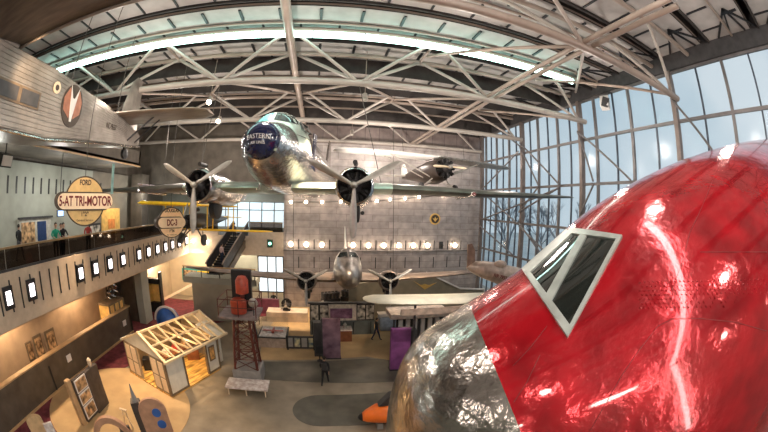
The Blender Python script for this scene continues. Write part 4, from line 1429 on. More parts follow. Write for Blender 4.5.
MB().lathe([(-.075, .40), (-.05, .40)], (p.x, 30, p.z), 'y', 32).build('disc', M_DKBROWN, t, world=True)
b = MB()
b.prism([(p.x - .30, 29.91, p.z + .12), (p.x, 29.91, p.z - .28), (p.x + .30, 29.91, p.z + .12), (p.x + .1, 29.91, p.z + .02), (p.x, 29.91, p.z + .24), (p.x - .1, 29.91, p.z + .02)], (0, .03, 0))
b.build('eagle', M_GOLD, t, world=True)
# exit sign
p = at(270, 243.5, 'y', 29.95)
t = thing('exit_sign', 'small glowing green exit sign on the far parapet', 'sign', p)
MB().bx(p.x - .26, p.x + .26, 29.9, 30.0, p.z - .36, p.z + .36).build('housing', mat('dark_green_box', (.01, .06, .04), .5), t, world=True)
MB().lathe([(-.03, .14), (0, .14)], (p.x, 29.9, p.z), 'y', 20).build('glow', M_EXITG, t, world=True)
# window of the far walkway, lit recess and doorway
wn = struct(thing('window_2', None, None, (-7.5, 35.9, 8)))
MB().bx(-12.0, XB - .1, 35.86, 35.9, 6.9, 9.6).build('pane', mat('hazy_daylight_pane', (.6, .7, .75), emit=(.62, .74, .80), estr=.75), wn, world=True)
b = MB()
for x in (-12, -10.6, -9.2, -7.8, -6.4, -5, -3.6):
    b.bx(x - .05, x + .05, 35.8, 35.86, 6.9, 9.6)
b.bx(-12, XB - .1, 35.8, 35.86, 8.7, 8.78).bx(-12, XB - .1, 35.8, 35.86, 9.56, 9.64)
b.build('frame', M_MULL, wn, world=True)
dn = struct(thing('door_1', None, None, (-4.6, 31.0, 0)))
MB().bx(-5.9, XB - .1, 31.0, 31.05, 1.1, 4.6).build('pane', M_DOORGLOW, dn, world=True)
b = MB()
for x in (-5.9, -5.0, -4.15, -3.45):
    b.bx(x - .05, x + .05, 30.9, 31.0, .3, 4.6)
for z in (1.1, 2.6, 4.55):
    b.bx(-5.9, XB - .1, 30.9, 31.0, z - .05, z + .05)
b.build('frame', M_MULL, dn, world=True)
tag(MB().bx(-5.6, -3.55, 27.6, 27.85, 0, 1.35).build('counter_panel', M_PLUM, bevel=.03), 'low plum counter panel in front of the lit doorway', 'counter')

# ================================================================ ESCALATOR
es = thing('escalator', 'dark escalator with glass sides climbing to the far walkway', 'escalator', (-8.2, 26, 3.6))
e0, e1 = V3((-8.75, 26.0, 3.75)), V3((-7.55, 30.6, 6.75))
dirv = (e1 - e0)
for s, nm in ((-.75, 'left'), (.75, 'right')):
    o = V3((s, 0, 0))
    MB().prism([e0 + o, e1 + o, e1 + o + V3((0, 0, .95)), e0 + o + V3((0, 0, .95))], (.05, 0, 0)).build('side_panel', M_DARK, es, world=True)
    MB().path([e0 + o + V3((0.02, -.3, .85)), e0 + o + V3((0.02, 0, 1.0)), e1 + o + V3((0.02, 0, 1.0)), e1 + o + V3((.02, .4, 1.0))], .06, 8).build('handrail', M_STEEL2, es, True, world=True)
b = MB()
for k in range(18):
    p = e0 + dirv * (k / 17)
    b.bx(p.x - .7, p.x + .7, p.y - .16, p.y + .16, p.z - .25, p.z)
b.build('steps', M_BLACK, es, world=True)
MB().prism([e0 + V3((-.8, 0, -.25)), e1 + V3((-.8, 0, -.25)), e1 + V3((-.8, 0, -.9)), e0 + V3((-.8, 0, -.9))], (1.6, 0, 0)).build('truss_cladding', M_LOW, es, world=True)
struct(MB().bx(-11.2, -4.9, 24.6, 26.4, 3.2, 3.7).build('floor_landing', M_WALLG))
struct(MB().bx(-10.6, -6.2, 25.0, 26.2, 0.0, 3.2).build('wall_landing', mat('olive_landing_wall', (.40, .36, .27), .7, 0, .12, 1)))
rl = thing('landing_railing', 'glass railing with tan handrail around the escalator landing', 'railing', (-8, 24.6, 3.7))
MB().bx(-11.2, -4.9, 24.6, 24.64, 3.7, 4.5).build('glass_panel', M_CGLASS, rl, world=True)
MB().bx(-11.2, -4.9, 24.56, 24.68, 4.5, 4.58).build('handrail', M_LEDGE, rl, world=True)
for x in (-11.1, -9.5, -7.9, -6.4, -5.0):
    MB().bx(x - .03, x + .03, 24.58, 24.66, 3.7, 4.5).build('post', M_DARK, rl, world=True)

# lower left recess
t = thing('mural_board', 'teal bordered yellow and white mural board under the far balcony', 'mural', (-11.6, 31.4, 2.9))
p0, p1 = at(182, 268, 'y', 31.5), at(212, 280, 'y', 31.5)
MB().bx(p0.x, p1.x, 31.45, 31.58, p1.z - .2, p0.z).build('border', M_TEAL, t, world=True)
MB().bx(p0.x + .15, (p0.x + p1.x) / 2, 31.40, 31.46, p1.z + .1, p0.z - .15).build('picture', M_PHOTO2, t, world=True)
MB().bx((p0.x + p1.x) / 2 + .1, p1.x - .2, 31.40, 31.46, p1.z + .1, p0.z - .15).build('picture', M_YEL, t, world=True)
t = thing('case_alcove', 'dark framed gold-lit alcove beneath the left balcony', 'alcove', (-15.4, 26, 0))
pa, pb = at(146, 283, 'y', 25.9), at(163, 302, 'y', 25.9)
MB().bx(pa.x, pb.x, 25.9, 26.0, 0, 2.9).build('lit_back', M_GOLDGLOW, t, world=True)
MB().bx(pa.x - .1, pb.x + .1, 25.5, 26.0, 2.55, 3.0).build('header', M_BLACK, t, world=True)
MB().bx(pb.x - .05, pb.x + .1, 25.5, 26.0, 0, 3.6).build('frame', M_BLACK, t, world=True)
MB().bx(pa.x + .1, pa.x + .7, 25.7, 25.9, .2, 2.4).build('banner', M_GOLD, t, world=True)
MB().bx(pb.x - 1.1, pb.x - .2, 25.4, 25.9, 0, .9).build('bench', M_BLACK, t, world=True)
tag(MB().prism([(-15.9, 27.4, 0.0), (-9.6, 31.4, 3.0), (-9.6, 31.5, 3.2), (-15.9, 27.5, 0.25)], (0, .1, 0)).build('ramp_rail', M_CREAM), 'pale sloping handrail on the cream wall under the far balcony', 'handrail')
sp_ = at(112, 292, 'y', 19.8)
t = thing('swirl_sculpture', 'silvery swirling hanging ornament under the left balcony', 'sculpture', sp_)
b = MB()
for q in range(4):
    pts = []
    for k in range(26):
        a = 2 * pi * k / 25 + q * pi / 4
        f_ = sin(pi * k / 25)
        pts.append(sp_ + V3((.55 * f_ * cos(a + q), .55 * f_ * sin(a + q), .8 - 1.6 * k / 25)))
    b.path(pts, .07, 6)
b.build('ribbon', M_ALU, t, True, world=True)
MB().ball(sp_, .34, 16, 10, (1, 1, 1.6)).build('core', M_CGLASS, t, True, world=True)
MB().tube(sp_ + V3((0, 0, .8)), (sp_.x, sp_.y, 4.6), .012).build('hanger', M_CABLE, t, world=True)
for i, (px, py, w, h, lab) in enumerate(((32, 357, .28, .55, 'small framed picture, leftmost of the picture row behind the parapet'), (41, 353, .42, .75, 'tall framed picture in the middle of the picture row behind the parapet'), (53, 347, .50, .78, 'tall framed picture, rightmost of the picture row behind the parapet'))):
    p = at(px, py, 'x', -16.95)
    t = thing('wall_picture', lab, 'picture', p, group='picture row behind the parapet')
    p.z += .35
    MB().bx(-17.0, -16.92, p.y - w, p.y + w, p.z - h, p.z + h).build('frame', M_HOUSET, t, world=True)
    MB().bx(-16.93, -16.90, p.y - w * .75, p.y + w * .75, p.z - h * .8, p.z + h * .8).build('print', M_PHOTO2, t, world=True)
p = at(100, 318, 'x', -14.65)
t = thing('lit_cabinet', 'small gold-lit timber cabinet at the far end of the dark parapet', 'cabinet', (-15.2, 19.6, 0))
MB().bx(-15.9, -14.85, 18.2, 20.2, 0, 2.6).build('body', M_GOLDGLOW, t, world=True)
b = MB()
for y in (18.2, 18.9, 19.6, 20.2):
    b.bx(-14.86, -14.78, y - .06, y + .06, 0, 2.6)
b.bx(-15.95, -14.78, 18.1, 20.25, 2.6, 2.72)
b.build('timber_frame', M_HOUSET, t, world=True)
for px, py, lab in ((124.5, 323, 'white switch plate near the far end of the dark parapet'), (69, 358, 'white switch plate midway along the dark parapet')):
    p = at(px, py, 'x', -14.48)
    tag(MB().bx(-14.5, -14.45, p.y - .22, p.y + .22, p.z - .2, p.z + .2).build('switch_plate', M_WHITE, bevel=.01), lab, 'plate')
p = at(58, 392, 'x', -14.48)
tag(MB().bx(-14.5, -14.46, p.y - .06, p.y + .06, .05, 1.55).build('parapet_slot', M_BLACK), 'tall black slot in the face of the dark parapet', 'slot')
p = at(168, 320, 'y', 21.5)
t = thing('blue_globe', 'blue globe with white rim standing behind the model house', 'globe', (p.x, 21.5, 1.0))
MB().ball((p.x, 21.5, 1.05), .95, 24, 14).build('ball', M_BLUE, t, True, world=True)
b = MB()
b.path([(p.x + 1.02 * cos(a), 21.3, 1.05 + 1.02 * sin(a)) for a in [pi * .02 + pi * k / 20 for k in range(21)]], .10, 8)
b.build('rim', M_WHITE, t, True, world=True)
MB().lathe([(0, .6), (.15, .6), (.2, .3)], (p.x, 21.5, 0), 'z', 20).build('base', M_DARK, t, world=True)

# ================================================================ OPEN-ROOFED HOUSE
HU, HV = V3((-.9135, .4067, 0)), V3((.4067, .9135, 0))
HB = V3((-7.73, 13.11, 0.0))
hs = thing('model_house', 'small white house with open rafters and glowing timber floor', 'house', HB, (0, 0, atan2(.9135, .4067) - pi / 2))
# local frame: +y along HV (long side), -x along HU (gable end)
WH, WR, LU, LV = 2.12, .95, 4.0, 5.05
b = MB()
b.bx(-LU - .02, .02, -.02, 4.2, 0, .10)
b.bx(-LU, -.6, 4.2, LV, 0, .10)
b.build('floor_boards', M_WOODF, hs)
T = .09
for y0, y1, nm in ((0, 1.35, 'wall_panel'), (3.2, 4.2, 'wall_panel')):
    o = MB().bx(-T, 0, y0, y1, .1, WH).build(nm, M_HOUSEW, hs)
b = MB()
for x in (-.02,):
    for y in (0, 1.35, 3.2, 4.2):
        b.bx(-T - .03, .03, y - .06, y + .06, .1, WH)
b.bx(-T - .03, .03, 0, 4.2, WH - .14, WH).bx(-T - .03, .03, 0, 1.35, .1, .22).bx(-T - .03, .03, 3.2, 4.2, .1, .22)
b.build('corner_trim', M_HOUSET, hs)
fr = MB().bx(-T - .05, .05, 3.38, 3.88, .85, 1.75).build('window_frame', M_HOUSET, hs)
MB().bx(-T - .07, .07, 3.46, 3.80, .95, 1.66).build('pane', mat('lit_house_pane', (.55, .30, .10), .3, 0, .6, 5), fr)
MB().bx(-.55, -.46, 4.15, 5.05, .1, WH - .1).build('annex_panel', M_HOUSEW, hs)
fr = MB().bx(-.58, -.42, 4.36, 4.80, .8, 1.7).build('window_frame', M_HOUSET, hs)
MB().bx(-.60, -.40, 4.43, 4.73, .9, 1.6).build('pane', M_GOLDGLOW, fr)
MB().prism([(-1.6, 4.15, WH + .35), (-1.6, 5.15, WH + .35), (.0, 5.15, WH - .15), (.0, 4.15, WH - .15)], (0, 0, .06)).build('annex_roof', M_HOUSEW, hs)
# gable end with two window bays and open doorway
for x0, x1 in ((-1.35, 0), (-LU, -2.55)):
    MB().bx(x0, x1, 0, T, .1, WH).build('gable_panel', mat('tan_house_trim', (.36, .28, .18), .6, 0, .15, 4), hs)
    xm = (x0 + x1) / 2
    for s in (-1, 1):
        for z0, z1 in ((.25, 1.0), (1.1, 1.95)):
            MB().bx(xm + s * .32 - .24, xm + s * .32 + .24, -.03, T + .03, z0, z1).build('window_pane', M_CREAM, hs)
b = MB()
b.prism([(0.12, -.02, WH), (-LU - .12, -.02, WH), (-LU / 2, -.02, WH + WR)], (0, .07, 0))
b.build('gable_board', M_HOUSEW, hs)
MB().prism([(-LU, LV - .08, WH), (0, LV - .08, WH), (-LU / 2, LV - .08, WH + WR)], (0, .07, 0)).build('gable_board', M_HOUSEW, hs)
MB().bx(-LU, -LU + T, 0, LV, .1, WH).build('wall_panel', M_HOUSET, hs)
for k in range(6):
    MB().bx(-LU, 0, .7 + .72 * k - .04, .7 + .72 * k + .04, WH - .12, WH - .02).build('ceiling_joist', M_RAFT, hs)
MB().bx(-LU, -.5, LV - .09, LV, .1, WH).build('wall_panel', mat('tan_house_trim', (.36, .28, .18)), hs)
for k in range(8):
    y = .02 + k * (LV - .08) / 7
    for s in (-1, 1):
        w = .15 if k in (0, 7) else .075
        MB().bar((-LU / 2, y, WH + WR), (-LU / 2 + s * (LU / 2 + .15), y, WH - .06), w, .10).build('rafter', M_RAFT, hs)
MB().bx(-LU / 2 - .05, -LU / 2 + .05, -.08, LV, WH + WR - .06, WH + WR + .06).build('ridge_beam', M_RAFT, hs)
for s in (-1, 1):
    MB().bar((-LU / 2 + s * LU / 4, 0, WH + WR / 2), (-LU / 2 + s * LU / 4, LV, WH + WR / 2), .07, .09).build('purlin', M_RAFT, hs)
    MB().bar((-LU / 2 + s * (LU / 2 + .12), -.1, WH - .04), (-LU / 2 + s * (LU / 2 + .12), LV + .05, WH - .04), .12, .12).build('eave_beam', M_HOUSEW if s < 0 else M_RAFT, hs)
t = thing('work_bench', 'dark bench with papers inside the open-roofed house', 'bench', HB + HV * 3.3 - HU * 0 + HU * 2.9, (0, 0, hs.rotation_euler.z))
MB().bx(-.4, .4, -1.3, 1.3, .72, .80).build('top', M_BROWNB, t)
for x in (-.34, .34):
    for y in (-1.2, 1.2):
        MB().bx(x - .04, x + .04, y - .04, y + .04, .1, .72).build('leg', M_BROWNB, t)
for i in range(3):
    q = HB + HV * (2.4 + .8 * i) + HU * 2.9
    tag(MB().box((q.x, q.y, .95), (.35, .45, .3), Euler((0, 0, .3 * i))).build('paper_bundle', [M_WHITE, M_REDS, M_PHOTO2][i], bevel=.02),
        '%s bundle on the bench inside the open-roofed house' % ['white', 'red', 'patterned brown'][i], 'bundle')

# ================================================================ BEACON TOWER
TX, TY = -4.02, 16.0
tw = thing('beacon_tower', 'dark red lattice beacon tower with red lamp housings on its platform', 'tower', (TX, TY, 0))
MB().bx(TX - .78, TX + .78, TY - .7, TY + .7, .05, .95).build('concrete_base', M_GREYB, tw, world=True, bevel=.03)
legs = []
for sx in (-1, 1):
    for sy in (-1, 1):
        p0, p1 = V3((TX + sx * .62, TY + sy * .55, .95)), V3((TX + sx * .40, TY + sy * .40, 3.95))
        MB().bar(p0, p1, .10, .10).build('leg', M_TOWER, tw, world=True)
for lv in range(5):
    f0, f1 = lv / 5, (lv + 1) / 5
    c = lambda sx, sy, f_: V3((TX + sx * (.62 - .22 * f_), TY + sy * (.55 - .15 * f_), .95 + 3.0 * f_))
    for (a, b_) in (((-1, -1), (1, -1)), ((1, -1), (1, 1)), ((1, 1), (-1, 1)), ((-1, 1), (-1, -1))):
        MB().bar(c(*a, f0), c(*b_, f1), .035, .035).build('lattice_brace', M_TOWER, tw, world=True)
        MB().bar(c(*b_, f0), c(*a, f1), .035, .035).build('lattice_brace', M_TOWER, tw, world=True)
        MB().bar(c(*a, f1), c(*b_, f1), .04, .04).build('lattice_ring', M_TOWER, tw, world=True)
MB().bx(TX - 1.1, TX + .95, TY - .95, TY + .95, 3.95, 4.07).build('platform', mat('grey_platform', (.22, .17, .16), .6), tw, world=True)
for z in (4.55, 4.95):
    MB().path([(TX - 1.05, TY - .9, z), (TX + .9, TY - .9, z), (TX + .9, TY + .9, z), (TX - 1.05, TY + .9, z), (TX - 1.05, TY - .9, z)], .025, 5).build('platform_rail', M_TOWER, tw, world=True)
for x in (-1.05, 0, .9):
    for y in (-.9, .9):
        MB().tube((TX + x, TY + y, 4.07), (TX + x, TY + y, 4.95), .025).build('railing_post', M_TOWER, tw, world=True)
MB().bx(TX - .55, TX + .50, TY + .2, TY + .5, 4.07, 6.2).build('back_panel', M_BLACK, tw, world=True)
b = MB()
b.lathe([(4.07, .30), (4.12, .42), (4.75, .42), (4.85, .30)], (TX - .12, TY - .25, 0), 'z', 20)
b.build('lamp_housing', M_REDBOX, tw, True, world=True)
b = MB()
b.lathe([(5.05, .2), (5.1, .34), (5.75, .34), (5.95, .22), (6.0, .05)], (TX + .08, TY - .05, 0), 'z', 20)
b.build('lamp_housing', M_REDBOX, tw, True, world=True)
MB().tube((TX + .08, TY - .05, 4.8), (TX + .08, TY - .05, 5.1), .12, 10).build('lamp_stem', M_TOWER, tw, world=True)
b = MB()
b.lathe([(-.08, .05), (0, .24), (.04, .24)], (TX + .72, TY - .55, 4.75), 'y', 16)
b.build('search_light', M_DULL, tw, True, world=True)
MB().tube((TX + .72, TY - .53, 4.07), (TX + .72, TY - .53, 4.6), .03).build('search_light_post', M_DARK, tw, world=True)
tb = thing('exhibit_tray', 'low pinkish tray table with short legs in front of the beacon tower', 'table', (TX - .05, 14.85, 0))
MB().bx(TX - 1.0, TX + 1.25, 14.2, 15.25, .40, .52).build('tray', M_PINKB, tb, world=True, bevel=.03)
for x in (-.85, 1.1, 0.1):
    for y in (14.3, 15.15):
        MB().tube((TX + x, y, 0), (TX + x, y, .4), .035).build('leg', M_CREAM, tb, world=True)

# ================================================================ CENTRE EXHIBITS
def photo_panel(par, x0, x1, y, z0, z1, m):
    MB().bx(x0, x1, y - .03, y, z0, z1).build('photo_panel', m, par, world=True)


pv = thing('photo_pavilion', 'wide exhibit counter with white header, purple screen and black photo panels', 'exhibit', (1.6, 23.3, 0))
MB().bx(-.75, 4.0, 23.0, 24.2, 0, 1.15).build('counter', mat('dark_green_grey_counter', (.10, .11, .10), .5, 0, .2, 2), pv, world=True)
MB().bx(-.75, 4.0, 23.05, 23.25, 1.15, 2.45).build('header', mat('cream_header', (.75, .64, .52), .6), pv, world=True)
MB().bx(-.85, 4.1, 22.95, 23.32, 2.45, 2.55).build('roof_edge', M_DARK, pv, world=True)
MB().bx(.75, 2.35, 22.96, 23.05, 1.35, 2.1).build('purple_screen', mat('purple_screen_picture', (.16, .03, .10), .4, 0, .6, 2.2, col2=(.42, .22, .32)), pv, world=True)
for x0 in (-.7, .0, 2.7, 3.35):
    photo_panel(pv, x0 + .03, x0 + .58, 23.0, 1.25, 2.35, M_PHOTO)
MB().bx(-.72, .62, 22.99, 23.05, 1.18, 2.42).build('black_surround', M_BLACK, pv, world=True)
MB().bx(2.66, 3.98, 22.99, 23.05, 1.18, 2.42).build('black_surround', M_BLACK, pv, world=True)
for x in (-.6, .7, 2.4, 3.7):
    MB().bx(x, x + .06, 22.97, 23.0, .1, 1.05).build('counter_seam', M_BLACK, pv, world=True)
pd = thing('brown_pedestal', 'square brown pedestal with clear pyramid cover before the purple screen', 'pedestal', (1.75, 22.1, 0))
MB().bx(1.3, 2.2, 21.7, 22.5, 0, .85).build('box', M_BROWNB, pd, world=True, bevel=.02)
MB().bx(1.27, 2.23, 21.67, 22.53, .85, .92).build('top_board', M_PINKB, pd, world=True)
MB().loft([[V3((x, y, z)) for x, y in ((1.75 - r, 22.1 - r), (1.75 + r, 22.1 - r), (1.75 + r, 22.1 + r), (1.75 - r, 22.1 + r))] for r, z in ((.36, .92), (.05, 1.65))]).build('pyramid_cover', M_CGLASS, pd, world=True)
b = MB()
b.lathe([(.92, .14), (1.1, .10), (1.2, .14), (1.32, .05)], (1.75, 22.1, 0), 'z', 14)
tag(b.build('trophy', M_DULL, None, True), 'small silver trophy under the clear pyramid cover', 'trophy')
k1 = thing('banner_slab', 'tall purple picture slab with dark grey side column on the open floor', 'banner', (.6, 19.1, 0))
MB().bx(.12, 1.22, 19.0, 19.25, .05, 2.75).build('picture_face', M_PURP, k1, world=True, bevel=.02)
MB().bx(-.42, .08, 19.3, 19.9, 0, 2.35).build('side_column', M_DARK, k1, world=True, bevel=.02)
MB().bx(.1, 1.25, 18.9, 19.35, 0, .06).build('foot_plate', M_BLACK, k1, world=True)
MB().bx(.05, .13, 18.98, 19.27, .05, 2.76).build('edge_strip', M_DARK, k1, world=True)
t = thing('sign_stand', 'short black floor stand beside the grey column of the purple slab', 'stand', (-.1, 18.7, 0))
MB().bx(-.3, .1, 18.65, 18.72, .55, 1.05).build('board', M_BLACK, t, world=True)
MB().tube((-.1, 18.72, .04), (-.1, 18.72, .6), .03).build('post', M_BLACK, t, world=True)
MB().lathe([(0, .18), (.04, .16)], (-.1, 18.72, 0), 'z', 16).build('base', M_BLACK, t, world=True)
k2 = thing('banner_slab', 'tall bright purple banner slab touching the silver nose outline', 'banner', (4.5, 17.2, 0))
MB().bx(3.95, 5.1, 17.1, 17.4, .05, 2.72).build('picture_face', M_PURP2, k2, world=True, bevel=.02)
MB().bx(5.12, 5.6, 17.5, 18.1, 0, 2.4).build('side_column', M_DARK, k2, world=True, bevel=.02)
MB().bx(3.9, 5.15, 17.0, 17.5, 0, .06).build('foot_plate', M_BLACK, k2, world=True)
cn = thing('white_canopy', 'white slab roof on posts over striped stands behind the bright purple banner', 'canopy', (5.6, 19.6, 0))
MB().bx(4.3, 8.2, 18.9, 20.6, 2.62, 2.95).build('slab', mat('pinkish_white_slab', (.66, .56, .50), .6), cn, world=True, bevel=.02)
for x in (4.6, 6.2, 8.0):
    MB().tube((x, 19.3, 0), (x, 19.3, 2.62), .06).build('post', M_DARK, cn, world=True)
for k in range(6):
    MB().bx(5.0 + .5 * k, 5.25 + .5 * k, 19.6, 19.8, .3, 2.3).build('striped_panel', M_WHITE, cn, world=True)
MB().bx(4.9, 8.1, 19.82, 20.0, 0, 2.4).build('dark_backing', M_DARK, cn, world=True)
t = thing('grey_blue_bench', 'grey blue rounded cabinet to the right of the photo pavilion', 'cabinet', (5.0, 24, 0))
MB().bx(4.5, 6.1, 23.4, 24.6, 0, 1.2).build('body', mat('grey_blue_paint', (.20, .24, .30), .5), t, world=True, bevel=.15)
MB().bx(4.45, 6.15, 23.35, 24.65, 1.2, 1.28).build('top', M_GREYB, t, world=True, bevel=.03)
# gabled board with winged emblem
gb = thing('gabled_board', 'large olive gabled display board with a gold winged emblem', 'board', (8, 25.2, 0))
MB().prism([(2.3, 25.1, 0), (14.0, 25.1, 0), (14.0, 25.1, 2.5), (11.6, 25.1, 2.75), (8.5, 25.1, 4.25), (2.3, 25.1, 3.35)], (0, .25, 0)).build('panel', M_OLIVE, gb, world=True)
MB().bar((8.5, 25.05, 4.3), (11.6, 25.05, 2.8), .14, .12).build('roof_edge', M_WHITE, gb, world=True)
MB().bar((11.6, 25.05, 2.8), (14.0, 25.05, 2.56), .14, .12).build('roof_edge', M_WHITE, gb, world=True)
e = at(425, 285.5, 'y', 25.05)
b = MB()
b.prism([(e.x - 1.0, 25.04, e.z + .42), (e.x, 25.04, e.z - .35), (e.x + 1.0, 25.04, e.z + .20), (e.x + .35, 25.04, e.z + .02), (e.x, 25.04, e.z + .12), (e.x - .35, 25.04, e.z + .05)], (0, .05, 0))
b.build('winged_emblem', M_GOLD, gb, world=True)
# glass case with model
gc = thing('display_case', 'low white display case with glass cover and red model inside', 'case', (-3.3, 21.5, 0))
MB().bx(-4.2, -2.3, 20.5, 22.5, 0, .72).build('plinth', mat('pale_plinth_panel', (.42, .33, .27), .5), gc, world=True, bevel=.02)
MB().bx(-4.25, -2.25, 20.45, 22.55, .72, .80).build('case_edge', M_DARK, gc, world=True)
MB().bx(-4.2, -2.3, 20.5, 22.5, .80, 1.55).build('glass_cover', M_CGLASS, gc, world=True)
MB().bx(-4.15, -2.35, 20.55, 22.45, .80, .84).build('white_bed', M_PINKB, gc, world=True)
t = thing('model_airplane', 'red and white model airplane inside the low glass case', 'model airplane', (-3.25, 21.4, .98))
b = MB()
b.loft([ring(y, 0, 0, r, r, r, 12) for y, r in ((-.5, .02), (-.42, .10), (-.1, .11), (.5, .03))])
b.build('fuselage', M_RED, t, True)
wing('wing', [(-.7, -.2, .0, .22, .1), (0, -.25, 0, .3, .1), (.7, -.2, 0, .22, .1)], M_REDBOX, t)
wing('tailplane', [(-.25, .38, .02, .12, .1), (.25, .38, .02, .12, .1)], M_WHITE, t)
MB().tube((0, 0, -.14), (0, 0, 0), .02).build('stand', M_DARK, t)
rp_ = thing('photo_barrier', 'dark waist-high barrier holding four framed prints beside the glass case', 'barrier', (-1.3, 20.3, 0))
MB().bx(-2.3, -.35, 20.3, 20.4, .1, 1.0).build('rail_panel', M_DARK, rp_, world=True)
for k in range(4):
    x = -2.2 + .47 * k
    photo_panel(rp_, x, x + .36, 20.29, .25, .9, M_PHOTO3 if k % 2 else M_GREYB)
for x in (-2.2, -.45):
    MB().bx(x - .05, x + .05, 20.25, 20.5, 0, 1.08).build('post', M_BLACK, rp_, world=True)
r2 = thing('black_barrier', 'black slanting rail barrier between the beacon tower and the glass case', 'barrier', (-4.4, 22.6, 0))
for z in (.45, .95):
    MB().path([(-4.9, 24.9, z), (-5.1, 23.8, z), (-4.35, 20.9, z)], .035, 6).build('rail', M_BLACK, r2, world=True)
for x, y in ((-4.9, 24.9), (-5.1, 23.8), (-4.7, 22.3), (-4.35, 20.9)):
    MB().tube((x, y, 0), (x, y, .98), .03).build('post', M_BLACK, r2, world=True)
# plinth with radial engine, and engines behind
pl = tag(MB().bx(-4.4, -1.0, 25.6, 26.9, 0, .85).build('engine_plinth', mat('cream_plinth', (.66, .54, .42), .6, 0, .15, 2), bevel=.03), 'long cream plinth under the small black radial engine', 'plinth')
en = thing('radial_engine', 'small black radial engine mounted upright on the cream plinth', 'engine', (-2.75, 26.0, 1.42))
radial_engine(en, (0, -.2, 0), .55, M_DARK, .3, .5, 9, (0, 120, 240), cowl=False, wmax=.1)
MB().bx(-.3, .3, .05, .45, -.57, -.1).build('stand', M_DARK, en)
for k, (x, y, lab) in enumerate(((.9, 26.9, 'black inline engine on a stand, left of the pair behind the photo pavilion'), (2.6, 27.3, 'black inline engine on a stand, right of the pair behind the photo pavilion'))):
    en = thing('inline_engine', lab, 'engine', (x, y, 0), (0, 0, radians(20 - 50 * k)))
    MB().bx(-.8, .8, -.3, .3, 1.3, 1.75).build('crankcase', M_ENG, en, bevel=.05)
    for q in range(5):
        for u in (-1, 1):
            MB().tube((-.62 + .31 * q, .1 * u, 1.7), (-.62 + .31 * q, .25 * u, 2.3), .13, 10).build('cylinder', M_DARK, en)
    for s in (-.6, .6):
        MB().bx(s - .06, s + .06, -.35, .35, 0, 1.3).build('stand_leg', M_DULL, en)
    b = MB()
    blade_mesh(b, (0, 0, 0), radians(70), 1.0, .1, .2)
    blade_mesh(b, (0, 0, 0), radians(-110), 1.0, .1, .2)
    o = b.build('propeller', M_DULL, en, True)
    o.location = (-.95, 0, 1.5)
    o.rotation_euler = (0, 0, radians(-90))

# orange cone under the silver tip
def ocs(o):
    o.scale = (1.25, 1.25, 1.25)
    return o


oc = thing('orange_nose_cone', 'bright orange tapered nose cone with black tip on the floor by the silver tip', 'nose cone', (2.6, 11.9, 0))
ocs(oc)
b = MB()
b.loft([[V3((x, 11.9 + r * cos(a), zc + r * .8 * sin(a))) for a in [2 * pi * i / 24 for i in range(24)]] for x, zc, r in ((1.80, .42, .16), (1.95, .46, .28), (2.3, .55, .42), (2.8, .6, .52), (4.6, .62, .58))])
b.build('cone', M_ORANGE, oc, True, world=True, ang=60)
b = MB()
b.lathe([(-.12, .02), (-.08, .10), (.03, .17)], (1.78, 11.9, .42), 'x', 20)
b.build('black_tip', M_BLACK, oc, True, world=True)
MB().prism([(2.35, 11.75, .95), (2.75, 11.75, 1.4), (4.2, 11.75, 1.4), (4.2, 11.75, 1.0)], (0, .3, 0)).build('top_fin', M_DARK, oc, world=True)
for x in (2.4, 3.8):
    MB().bx(x - .1, x + .1, 11.6, 12.2, 0, .25).build('chock', M_GREYB, oc, world=True)

# ================================================================ LOWER LEFT KIOSKS
ka = thing('picture_kiosk', 'tilted-looking kiosk with white-framed pictures and tan side board at lower left', 'kiosk', (-10.9, 9.6, 0))
MB().bx(-11.35, -11.1, 8.75, 9.05, 0, 2.35).build('side_board', M_TAN, ka, world=True, bevel=.03)
MB().bx(-11.1, -10.95, 9.05, 10.1, .1, 2.3).build('picture_back', M_DKPAN, ka, world=True)
for z0, z1 in ((1.62, 2.25), (.98, 1.56), (.25, .92)):
    f_ = MB().bx(-10.95, -10.91, 9.10, 10.05, z0, z1).build('picture_frame', M_WHITE, ka, world=True)
    MB().bx(-10.92, -10.895, 9.16, 9.99, z0 + .06, z1 - .06).build('picture', M_PHOTO2, f_).location = -ka.location
MB().bx(-11.15, -10.9, 10.1, 11.2, 0, 2.25).build('dark_panel', M_DKPAN, ka, world=True, bevel=.02)
b = MB()
b.lathe([(2.25, .05), (2.4, .12), (2.6, .12), (2.7, .04)], (-11.0, 10.75, 0), 'z', 14)
b.build('lamp_cap', M_CREAM, ka, True, world=True)
kb = thing('arched_kiosk', 'rose brown kiosk with arched top and blue pictures beside a dark pillar', 'kiosk', (-7.3, 9.7, 0))
pts = [(-.62, 0), (.62, 0), (.62, 1.6)] + [(.62 * cos(a), 1.6 + .65 * sin(a)) for a in [pi * k / 14 for k in range(1, 14)]] + [(-.62, 1.6)]
R_ = Matrix.Rotation(radians(28), 3, 'Z')
MB().prism([V3((-6.9, 9.6, 0)) + R_ @ V3((x, 0, z)) for x, z in pts], R_ @ V3((0, .14, 0))).build('arched_board', M_ROSE, kb, world=True)
for x, z in ((.15, 1.55), (.22, .95)):
    MB().prism([V3((-6.9, 9.6, 0)) + R_ @ V3((x + .2 * cos(a), -.02, z + .22 * sin(a))) for a in [2 * pi * k / 14 for k in range(14)]], R_ @ V3((0, .03, 0))).build('blue_picture', M_BLUE, kb, world=True)
MB().box((-7.65, 9.55, 1.0), (.42, .42, 2.0), R_).build('pillar', M_DKPAN, kb, world=True)
b = MB()
b.lathe([(2.0, .16), (2.2, .10), (2.8, .02)], (-7.65, 9.55, 0), 'z', 12)
b.build('spike_cap', M_GREYB, kb, True, world=True)
